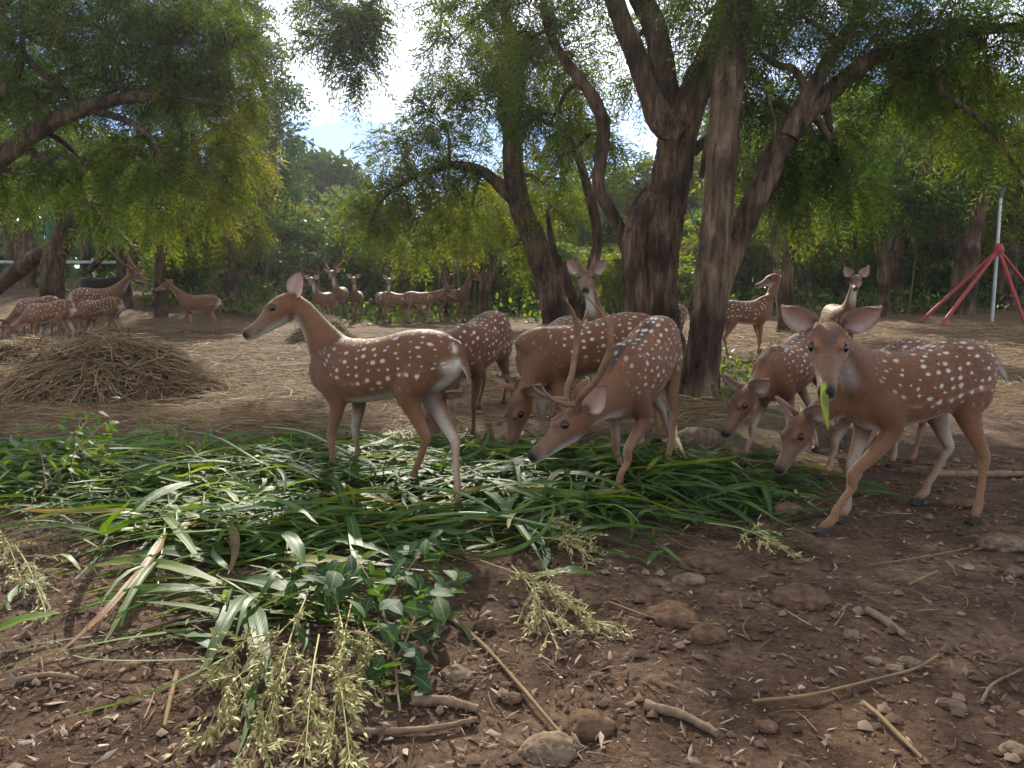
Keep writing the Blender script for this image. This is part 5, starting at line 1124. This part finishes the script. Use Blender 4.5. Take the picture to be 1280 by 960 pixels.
while len(pos) < 15000:
    y = rng.uniform(3.9 ** .5, 15 ** .5, 8000) ** 2 ; x = rng.uniform(-1, 1, 8000) * (y * .72 + .4); k = rng.random(8000) < straw_amount(x, y) * np.clip(6.5 / y, .25, 1.0)
    pos += list(zip(x[k], y[k]))
pos = np.array(pos[:15000]); N = len(pos)
pz = np.column_stack([pos, terrain(pos[:, 0], pos[:, 1]) + .004 + rng.random(N) * .022])
so = straw_obj('scattered_straw', straws(pz, rng.normal(0, .75, N) + (rng.random(N) < .2) * 1.2, rng.uniform(.10, .42, N) * np.clip(pos[:, 1] / 6, .8, 1.6), rng.uniform(.0016, .0036, N) * np.clip(pos[:, 1] / 5, 1, 2.2), rng.normal(0, .07, N), np.clip(rng.normal(.45, .25, N), 0, 1)))
tag(so, 'flattened dry straw strewn over the middle of the clearing', 'straw', kind='stuff')
def heap(label, c, rx, ry, h, n, ws=1.0):
    r = empty('straw_heap', c); tag(r, label, 'straw heap', 'straw heaps')
    M = Mesh(); nn, mm = 20, 40; rr = np.linspace(0, 1, nn)[:, None]; th = np.linspace(0, 2 * math.pi, mm, endpoint=False)[None, :]
    X = c[0] + rx * rr * np.cos(th); Y = c[1] + ry * rr * np.sin(th); prof = (1 - rr ** 2) ** 1.3
    Z = terrain(X, Y) - .01 + h * .86 * prof * (.85 + .3 * vnoise(X * 6, Y * 6, 41))
    i = np.arange(nn - 1)[:, None]; j = np.arange(mm)[None, :]; f = np.stack([i * mm + j, (i + 1) * mm + j, (i + 1) * mm + (j + 1) % mm, i * mm + (j + 1) % mm], -1)
    M.add(np.stack([X, Y, Z], -1), f, 4, rng.random(nn * mm) * .35); M.build('core', M_STRAW, r, c)
    q = np.sqrt(rng.random(n)) * 1.08; a = rng.random(n) * 6.28; x, y = c[0] + rx * q * np.cos(a), c[1] + ry * q * np.sin(a)
    z = terrain(x, y) + h * np.clip(1 - q ** 2, 0, 1) ** 1.2 * (.88 + .22 * rng.random(n)) + .01
    tang = np.arctan2(-np.sin(a) * ry, -np.cos(a) * rx)
    phi = np.where(rng.random(n) < .45, tang + rng.normal(0, .5, n), rng.random(n) * 6.28); tl = np.where(np.cos(phi - tang) > 0, 1, -1) * h / max(rx, ry) * .9 * np.abs(np.cos(phi - tang)) * q + rng.normal(0, .22, n)
    o = straw_obj('straw', straws(np.column_stack([x, y, z]), phi, rng.uniform(.15, .5, n) * ws, rng.uniform(.002, .0048, n) * ws, tl, np.clip(rng.normal(.5, .27, n), 0, 1)), r, c); tag(o, kind='stuff')
heap('large loose heap of dry straw in front of the walking stag', onG(*G(142, 492)[:2]), 1.0, .75, .46, 3600)
heap('small heap of dry straw behind the broadside doe', onG(*P(402, 415, 12.5)[:2]), .55, .45, .36, 1300, 1.2)
heap('low dark heap of old straw beneath the pale grazing doe', onG(*P(45, 430, 9.4)[:2]), .9, .6, .22, 1500, 1.2)

# bark chips, crumbs and twigs over the bare earth
def litter(n, x0, x1, y0, y1, size, keep):
    x = rng.uniform(x0, x1, n * 3); y = rng.uniform(y0, y1, n * 3); k = rng.random(n * 3) < keep(x, y); x, y = x[k][:n], y[k][:n]; return x, y
chipw = lambda x, y: np.clip(2.0 / y, .25, 1.2) * np.clip(.26 + .9 * sstep(-.1, -.7, x + .25 * (y - 2)) * sstep(3.4, 2.6, y) + .75 * np.exp(-((x + .0) / .55) ** 2 - ((y - 1.75) / .35) ** 2) + .25 * (vnoise(x * 3, y * 3, 51) - .4), 0.04, 1)
x, y = litter(20000, -2.3, 2.6, 1.25, 4.4, .02, chipw); N = len(x)
a = rng.random(N) * 6.28; l = rng.gamma(1.8, .0085, N).clip(.005, .048); w = l * rng.uniform(.10, .34, N); tl = rng.normal(0, .35, N)
d = np.column_stack([np.cos(a) * np.cos(tl), np.sin(a) * np.cos(tl), np.sin(tl)]); s = np.column_stack([-np.sin(a), np.cos(a), rng.normal(0, .35, N)]) * w[:, None] * .5
p = np.column_stack([x, y, terrain(x, y) + .004 + l * np.abs(np.sin(tl)) * .5]); up_ = np.array([0, 0, 1.0]) * (w * .35)[:, None]
e1, e2, e3 = [rng.uniform(-.28, .28, (N, 1)) * l[:, None] for _ in range(3)]; V = np.stack([p - d * l[:, None] * .5 + s * rng.uniform(-.8, .8, (N, 1)), p - s + up_ * .2 + d * e1, p + up_ + d * e2, p + s + up_ * .2 + d * e3, p + d * l[:, None] * .5 + s * rng.uniform(-.8, .8, (N, 1))], 1)
f = np.array([[0, 2, 1], [0, 3, 2], [1, 2, 4], [2, 3, 4]]); F = np.arange(N)[:, None, None] * 5 + f[None]
me = mesh_np('ground_litter', V, 3, F.reshape(-1, 3)); fattr(me, 'tint', np.repeat(np.clip(rng.normal(.62, .27, N), 0, 1), 5)); lo = obj('ground_litter', me, M_CHIP); tag(lo, 'brown bark chips and leaf crumbs strewn over bare earth', 'litter', kind='stuff')
x, y = litter(13000, -2.0, 2.8, 1.25, 5.0, .01, lambda x, y: (.3 + .7 * vnoise(x * 2.4, y * 2.4, 61)) * np.clip(2.3 / y, .3, 1)); N = len(x)
oc = np.array([[1, 0, 0], [-1, 0, 0], [0, 1, 0], [0, -1, 0], [0, 0, 1], [0, 0, -1.0]]); of = np.array([[0, 2, 4], [2, 1, 4], [1, 3, 4], [3, 0, 4]])
sz = rng.gamma(1.6, .0034, N).clip(.003, .022); jit = 1 + .45 * rng.normal(size=(N, 6, 1)).clip(-1, 1) * .7; rot = rng.random(N) * 6.28; cr, sr = np.cos(rot), np.sin(rot)
R_ = np.stack([np.stack([cr, -sr, 0 * cr], -1), np.stack([sr, cr, 0 * cr], -1), np.stack([0 * cr, 0 * cr, .75 + 0 * cr], -1)], 1)
V = np.einsum('nij,nkj->nki', R_, oc[None] * jit) * sz[:, None, None] + np.column_stack([x, y, terrain(x, y) + sz * .35])[:, None]
me = mesh_np('earth_crumbs', V, 3, (np.arange(N)[:, None, None] * 6 + of[None]).reshape(-1, 3), True); fattr(me, 'tint', np.repeat(np.clip(rng.normal(.42, .2, N), 0, 1), 6)); lo = obj('earth_crumbs', me, M_CHIP); tag(lo, 'small crumbs of brown earth and pebbles on the bare ground', 'crumbs', kind='stuff')
M = Mesh()
x, y = litter(420, -1.8, 2.6, 1.3, 4.4, .01, lambda x, y: 0 * x + .8)
for xx, yy in zip(x, y):
    aa = rng.random() * 6.28; ll = rng.uniform(.03, .16); dv = np.array([math.cos(aa), math.sin(aa), rng.normal() * .08]); b = onG(xx, yy, .008); r_ = rng.uniform(.0009, .0026)
    tube(M, [b - dv * ll / 2, b + rng.normal(size=3) * np.array([.01, .01, .003]), b + dv * ll / 2], [r_, r_, r_ * .6], 4, 5, rng.uniform(.3, 1), 0, cap=False)
o = M.build('fallen_twigs', M_STRAW); tag(o, 'thin dry twigs and stalks scattered on the bare earth', 'twigs', kind='stuff')
# clods and stones one can pick up
def clod(name, label, px, py, wpx, mat, flat=.55, cat='clod', seed=0, elong=1.3, group=None, sink=.42):
    c = G(px, py); s = wpx / 960 * np.hypot(c[1], CAM_H) * .5
    bm = bmesh.new(); bmesh.ops.create_icosphere(bm, subdivisions=4, radius=1)
    co = np.array([v.co[:] for v in bm.verts]); n = 0
    rr = np.random.default_rng(seed); ph = rr.random((6, 3)) * 6; fr = rr.normal(size=(6, 3)) * np.array([1.2, 1.8, 2.6, 3.6, 5.2, 7.5])[:, None]
    n = sum(np.sin(co @ fr[k] + ph[k, 0]) / (k + 1.6) for k in range(6)); fr2 = rr.normal(size=(8, 3)) * 13; n2 = sum(np.abs(np.sin(co @ fr2[k] + k)) for k in range(8)) / 4 - 1.25; co = co * (1 + .21 * n + .22 * n2)[:, None] * np.array([elong, 1.0, flat]); az = rr.random() * .9 - .45
    co = co @ np.array([[math.cos(az), math.sin(az), 0], [-math.sin(az), math.cos(az), 0], [0, 0, 1]]) * s / elong
    for v, q in zip(bm.verts, co): v.co = q
    me = bpy.data.meshes.new(name); bm.to_mesh(me); bm.free(); me.polygons.foreach_set('use_smooth', np.ones(len(me.polygons), bool))
    o = obj(name, me, mat); o.location = c + np.array([0, 0, s * flat * (1 - sink * 2) / elong + .002]); tag(o, label, cat, group)
CG = 'clods and stones on the bare earth'
for k, (px, py, w, mt, nm, lab, fl) in enumerate([(845, 775, 62, M_CLOD, 'earth_clod', 'lumpy brown earth clod beside a crossing dry stalk', .6), (885, 800, 46, M_CLOD, 'earth_clod', 'rounded earth clod touching the lumpy clod', .7), (1003, 757, 66, M_CLOD, 'earth_clod', 'flat topped pale clod on open bare earth', .6), (878, 712, 52, M_CLOD, 'earth_clod', 'clod at the tip of the long arching leaf', .5), (860, 728, 40, M_STONE, 'stone', 'mossy half buried stone below the arching leaf tip', .4),
        (730, 918, 56, M_CLOD, 'earth_clod', 'blocky clod at the end of the long pale stalk', .7), (685, 948, 66, M_STONE, 'stone', 'large greenish stone beside the blocky clod', .7), (607, 788, 28, M_CLOD, 'earth_clod', 'small clod below the straw coloured seed heads', .9), (1064, 798, 22, M_STONE, 'stone', 'small pale pebble near the thick short stick', .7), (1141, 832, 28, M_STONE, 'stone', 'oval pale stone above the long curved stalk', .6), (1118, 842, 24, M_STONE, 'stone', 'flat pebble next to the oval pale stone', .45),
        (1192, 887, 30, M_STONE, 'stone', 'light angular stone on the bare earth by a bent twig', .6), (1270, 948, 32, M_STONE, 'stone', 'buff stone at the lower edge of bare earth', .6), (1250, 682, 54, M_STONE, 'stone', 'long mossy stone behind the hind hoof of the leaf eating doe', .5), (1268, 720, 30, M_STONE, 'stone', 'grey angular stone below the long mossy stone', .7), (958, 917, 34, M_CLOD, 'earth_clod', 'pinkish clod among leaf crumbs', .5), (570, 850, 40, M_STONE, 'stone', 'dark damp stone under the blue green branch', .6), (1200, 632, 36, M_CLOD, 'earth_clod', 'clod between the hind hooves of the leaf eating doe', .5), (1090, 832, 20, M_STONE, 'stone', 'tiny flat stone left of the oval pale stone', .5), (985, 640, 36, M_CLOD, 'earth_clod', 'dark clod under the chin of the low grazing doe', .6), (640, 880, 26, M_CLOD, 'earth_clod', 'crumbly clod near the peeled stick', .7), (872, 560, 70, M_STONE, 'stone', 'dark boulder at the foot of the two stemmed tree', .8)]):
    clod(nm, lab, px, py, w, mt, fl, 'clod' if nm == 'earth_clod' else 'stone', 100 + k, 1.25, CG)
def stick(label, pp, r, mat=M_STICK, name='stick', z=.012, rough=.25):
    pts = [gp(x, y, z) for x, y in pp]; b = pts[0]; M = Mesh(); tube(M, pts, np.linspace(r, r * .7, len(pts)), 8, 24, .6, rough); o = M.build(name, mat, None, b); tag(o, label, 'stick' if name == 'stick' else 'stalk', 'sticks and stalks on the bare earth')
for lab, pp, r, mt, nm in [('thick short broken stick on the open bare earth', [(1084, 770), (1108, 784), (1132, 802)], .013, M_STICK, 'stick'), ('long thin curved stalk arching over bare earth', [(940, 886), (1010, 876), (1090, 860), (1140, 845), (1172, 828)], .004, M_STRAW, 'dry_stalk'), ('long straight pale stalk leading from the blue green branch', [(556, 775), (600, 812), (650, 868), (706, 930)], .006, M_STRAW, 'dry_stalk'), ('crooked root like stick under the seed heads', [(440, 926), (500, 928), (550, 920), (596, 906)], .008, M_STICK, 'stick'),
        ('peeled pale stick beside the blue green branch', [(516, 886), (560, 888), (598, 896)], .014, M_STICK, 'stick'), ('half buried brown stick below the lumpy clods', [(806, 888), (850, 902), (896, 924)], .012, M_STICK, 'stick'), ('yellow green stalk at the lower edge of bare earth', [(1078, 888), (1100, 906), (1152, 958)], .006, M_STRAW, 'dry_stalk'), ('bent twig near the light angular stone', [(1226, 888), (1240, 868), (1276, 846)], .004, M_STICK, 'stick'), ('short cut straw piece on bare earth', [(1136, 737), (1172, 720)], .005, M_STRAW, 'dry_stalk'),
        ('weathered pole lying behind the leaf eating doe', [(1170, 596), (1230, 597), (1300, 596)], .022, M_STICK, 'stick'), ('thin straw stalk lying below the mossy stone', [(1085, 712), (1150, 702), (1215, 690)], .003, M_STRAW, 'dry_stalk'), ('long brown stalk crossing the straw near the heap', [(240, 462), (290, 466), (345, 470)], .012, M_STICK, 'stick'), ('dry stalk lying by the crumbly clod', [(760, 760), (820, 778), (900, 790)], .004, M_STRAW, 'dry_stalk'), ('pale split stick beside the seed heads at wood chips', [(222, 850), (212, 890), (206, 918)], .006, M_STRAW, 'dry_stalk'), ('grey stick lying on wood chips', [(20, 860), (60, 850), (100, 856)], .008, M_STICK, 'stick')]:
    stick(lab, pp, r, mt, nm)
# the leaf in the doe's mouth
M_ = P(1031, 476, 2.50); tp = P(1028, 528, 2.47)
v, ac = blade(np.zeros(3), 0, .16, .026, .0, 0, .5, .3, .2, 12, 5, .7); v2 = np.column_stack([v[:, 1], v[:, 2] * .6 - .02 * (v[:, 0] / .16), -v[:, 0]])
me = mesh_np('leaf_strip', v2, 4, grid_faces(12, 5), True); fattr(me, 'across', ac); fattr(me, 'tint', np.full(len(v), .62)); o = obj('leaf_strip', me, M_BLADE); o.location = M_ + np.array([0, .0, -.002]); tag(o, 'pale green strip of leaf hanging from the mouth of the forward facing doe', 'leaf')

# ------------------------------------------------------------------ fixtures and low plants
M_RED = simple_mat('red_paint', (.27, .026, .022), .5, .4, .35, 30); M_STEEL = simple_mat('galvanised_pipe', (.42, .43, .42), .45, .5, .25, 20, 0, .6); M_GREENP = simple_mat('green_paint', (.015, .14, .085), .5, .4, .2, 10); M_DARKM = simple_mat('dark_metal', (.05, .05, .05), .5, .5); M_PALE = simple_mat('pale_paint', (.55, .57, .56), .7, .3, .2, 6)
d = 15.5; base = onG(P(1240, 400, d)[0], d); tp = P(1251, 246, d); hub = P(1248, 312, d)
r = empty('sprinkler_tripod', base); tag(r, 'red legged tripod holding a tall metal sprinkler pipe', 'sprinkler')
M = Mesh(); tube(M, [base, (base + tp) / 2, tp], [.034, .034, .03], 10, 6); M.build('pipe', M_STEEL, r, base)
M = Mesh(); tube(M, [hub + np.array([0, 0, -.10]), hub, hub + np.array([0, 0, .12])], [.085, .10, .06], 10, 8); M.build('collar', M_RED, r, base)
for x, y, dd in [(1150, 403, 15.2), (1176, 405, 14.6), (1282, 412, 14.6), (1316, 390, 16.4)]:
    g = P(x, y, dd); g = onG(g[0], g[1]); M = Mesh(); tube(M, [g, (g + hub) / 2, hub], [.035, .035, .035], 8, 5); M.build('leg', M_RED, r, base)
M = Mesh(); tube(M, [tp - np.array([0, 0, .02]), tp + np.array([0, 0, .14])], [.045, .05], 8, 5); tube(M, [tp + np.array([.06, 0, .12]), tp + np.array([-.08, 0, .16]), tp + np.array([-.26, 0, .22])], [.05, .045, .018], 8, 8); M.build('sprinkler_head', M_DARKM, r, base)
b = onG(P(60, 330, 22)[0], 22); M = Mesh(); tp = P(61, 205, 22); tube(M, [b, (b + tp) / 2, tp], [.075, .075, .075], 12, 6); r = empty('green_post', b); tag(r, 'green painted metal post behind the leaning trunk', 'post'); M.build('shaft', M_GREENP, r, b); M = Mesh(); tube(M, [b, b + np.array([0, 0, .3])], [.12, .11], 12, 4); M.build('base', M_GREENP, r, b)
r = empty('boundary_rail', onG(-14, 25.5)); tag(r, 'pale boundary rail seen between trunks behind the stag', 'rail'); bb = np.array(r.location)
xs = np.linspace(-18, -9.5, 5); 
for zz in (.55,):
    M = Mesh(); tube(M, [onG(x, 25.5, zz) for x in xs], [.05] * 5, 8, 20); M.build('rail', M_PALE, r, bb)
for x in xs: M = Mesh(); tube(M, [onG(x, 25.5, -.05), onG(x, 25.5, .68)], [.045, .045], 8, 4); M.build('post', M_PALE, r, bb)
fr = empty('pole_fence', onG(-6.6, 22.5)); tag(fr, 'weathered pole fence beyond the small dark deer', 'fence'); bb = np.array(fr.location)
for x in np.linspace(-8.2, -5.6, 6): M = Mesh(); tube(M, [onG(x, 22.5, -.05), onG(x + rng.normal() * .03, 22.5, 1.15)], [.035, .03], 7, 5, .5, .2); M.build('post', M_STICK, fr, bb)
for zz in (.45, .95): M = Mesh(); tube(M, [onG(x, 22.46, zz + rng.normal() * .02) for x in np.linspace(-8.4, -5.4, 5)], [.022] * 5, 6, 16, .5, .2); M.build('rail', M_STICK, fr, bb)
for k, (px, d_) in enumerate([(566, 18.8), (574, 19.2), (583, 18.6), (593, 19.4), (547, 19.6), (872, 9.0), (838, 380 / 40), (1135, 17.5), (335, 21)]):
    g = onG(P(px, 400, d_)[0], d_); h_ = 1.9 if d_ > 12 else .8; r = empty('sapling', g); tag(r, 'thin bare sapling stem rising from the undergrowth', 'sapling', 'thin sapling stems'); M = Mesh(); e = rng.normal(size=2) * .12
    tube(M, [g, g + np.array([e[0] * .4, 0, h_ * .5]), g + np.array([e[0], e[1], h_])], [.018, .014, .007], 6, 10, .5, .2); M.build('stem', M_STICK, r, g)
    M = Mesh(); q = g + np.array([e[0] * .5, 0, h_ * .6]); tube(M, [q, q + np.array([.12, 0, .25]), q + np.array([.2, .05, .5])], [.008, .006, .003], 5, 6, .5, .1); M.build('twig', M_STICK, r, g)
# low weeds
def weeds(name, label, cx, cy, rx, ry, n, l, h, mat):
    x = cx + rng.uniform(-1.7, 1.7, n) * rx; y = cy + rng.uniform(-1.7, 1.7, n) * ry; cl = vnoise(x * 2.2, y * 2.2, 71); k = rng.random(n) < sstep(.40, .65, cl); x, y = x[k], y[k]; n = len(x)
    o = np.column_stack([x, y, terrain(x, y) + rng.random(n) ** 1.6 * h * sstep(.40, .8, cl[k])]); V, T = broad(o, rng.normal(size=(n, 3)) + np.array([0, 0, .25]), l * rng.uniform(.5, 1.3, n), .5)
    tag(leaf_object(name, [(V, T)], mat, None, (0, 0, 0)), label, 'weeds', kind='stuff')
weeds('low_weeds', 'low green weeds growing around the two stemmed tree', 2.0, 7.6, .9, 1.1, 5200, .06, .30, M_BUSH)
weeds('ground_cover', 'bright green ground cover along the far edge of clearing', 2.5, 20.5, 6.5, 2.0, 16000, .16, .55, M_BUSH)
weeds('ground_cover', 'green undergrowth beneath the trees left of the clearing', -6.0, 20.5, 3.0, 2.0, 6000, .15, .5, M_BUSH)

# ------------------------------------------------------------------ hazy air
def haze(dens, aniso):
    bm = bmesh.new(); bmesh.ops.create_cube(bm, size=1); me = bpy.data.meshes.new('haze')
    for v in bm.verts: v.co = Vector((v.co.x * 330, v.co.y * 330 + 4, -3.0 if v.co.z < 0 else 13.0))
    bm.to_mesh(me); bm.free()
    m, t, N, K = newmat('hazy_air'); pv = N('ShaderNodeVolumePrincipled'); pv.inputs['Color'].default_value = (.95, .96, .97, 1); pv.inputs['Density'].default_value = dens; pv.inputs['Anisotropy'].default_value = aniso
    o = N('ShaderNodeOutputMaterial'); K(pv.outputs[0], o.inputs['Volume'])
    tag(obj('haze', me, m), 'thin sunlit haze filling the clearing', 'haze', kind='stuff')
haze(.0008, .6)
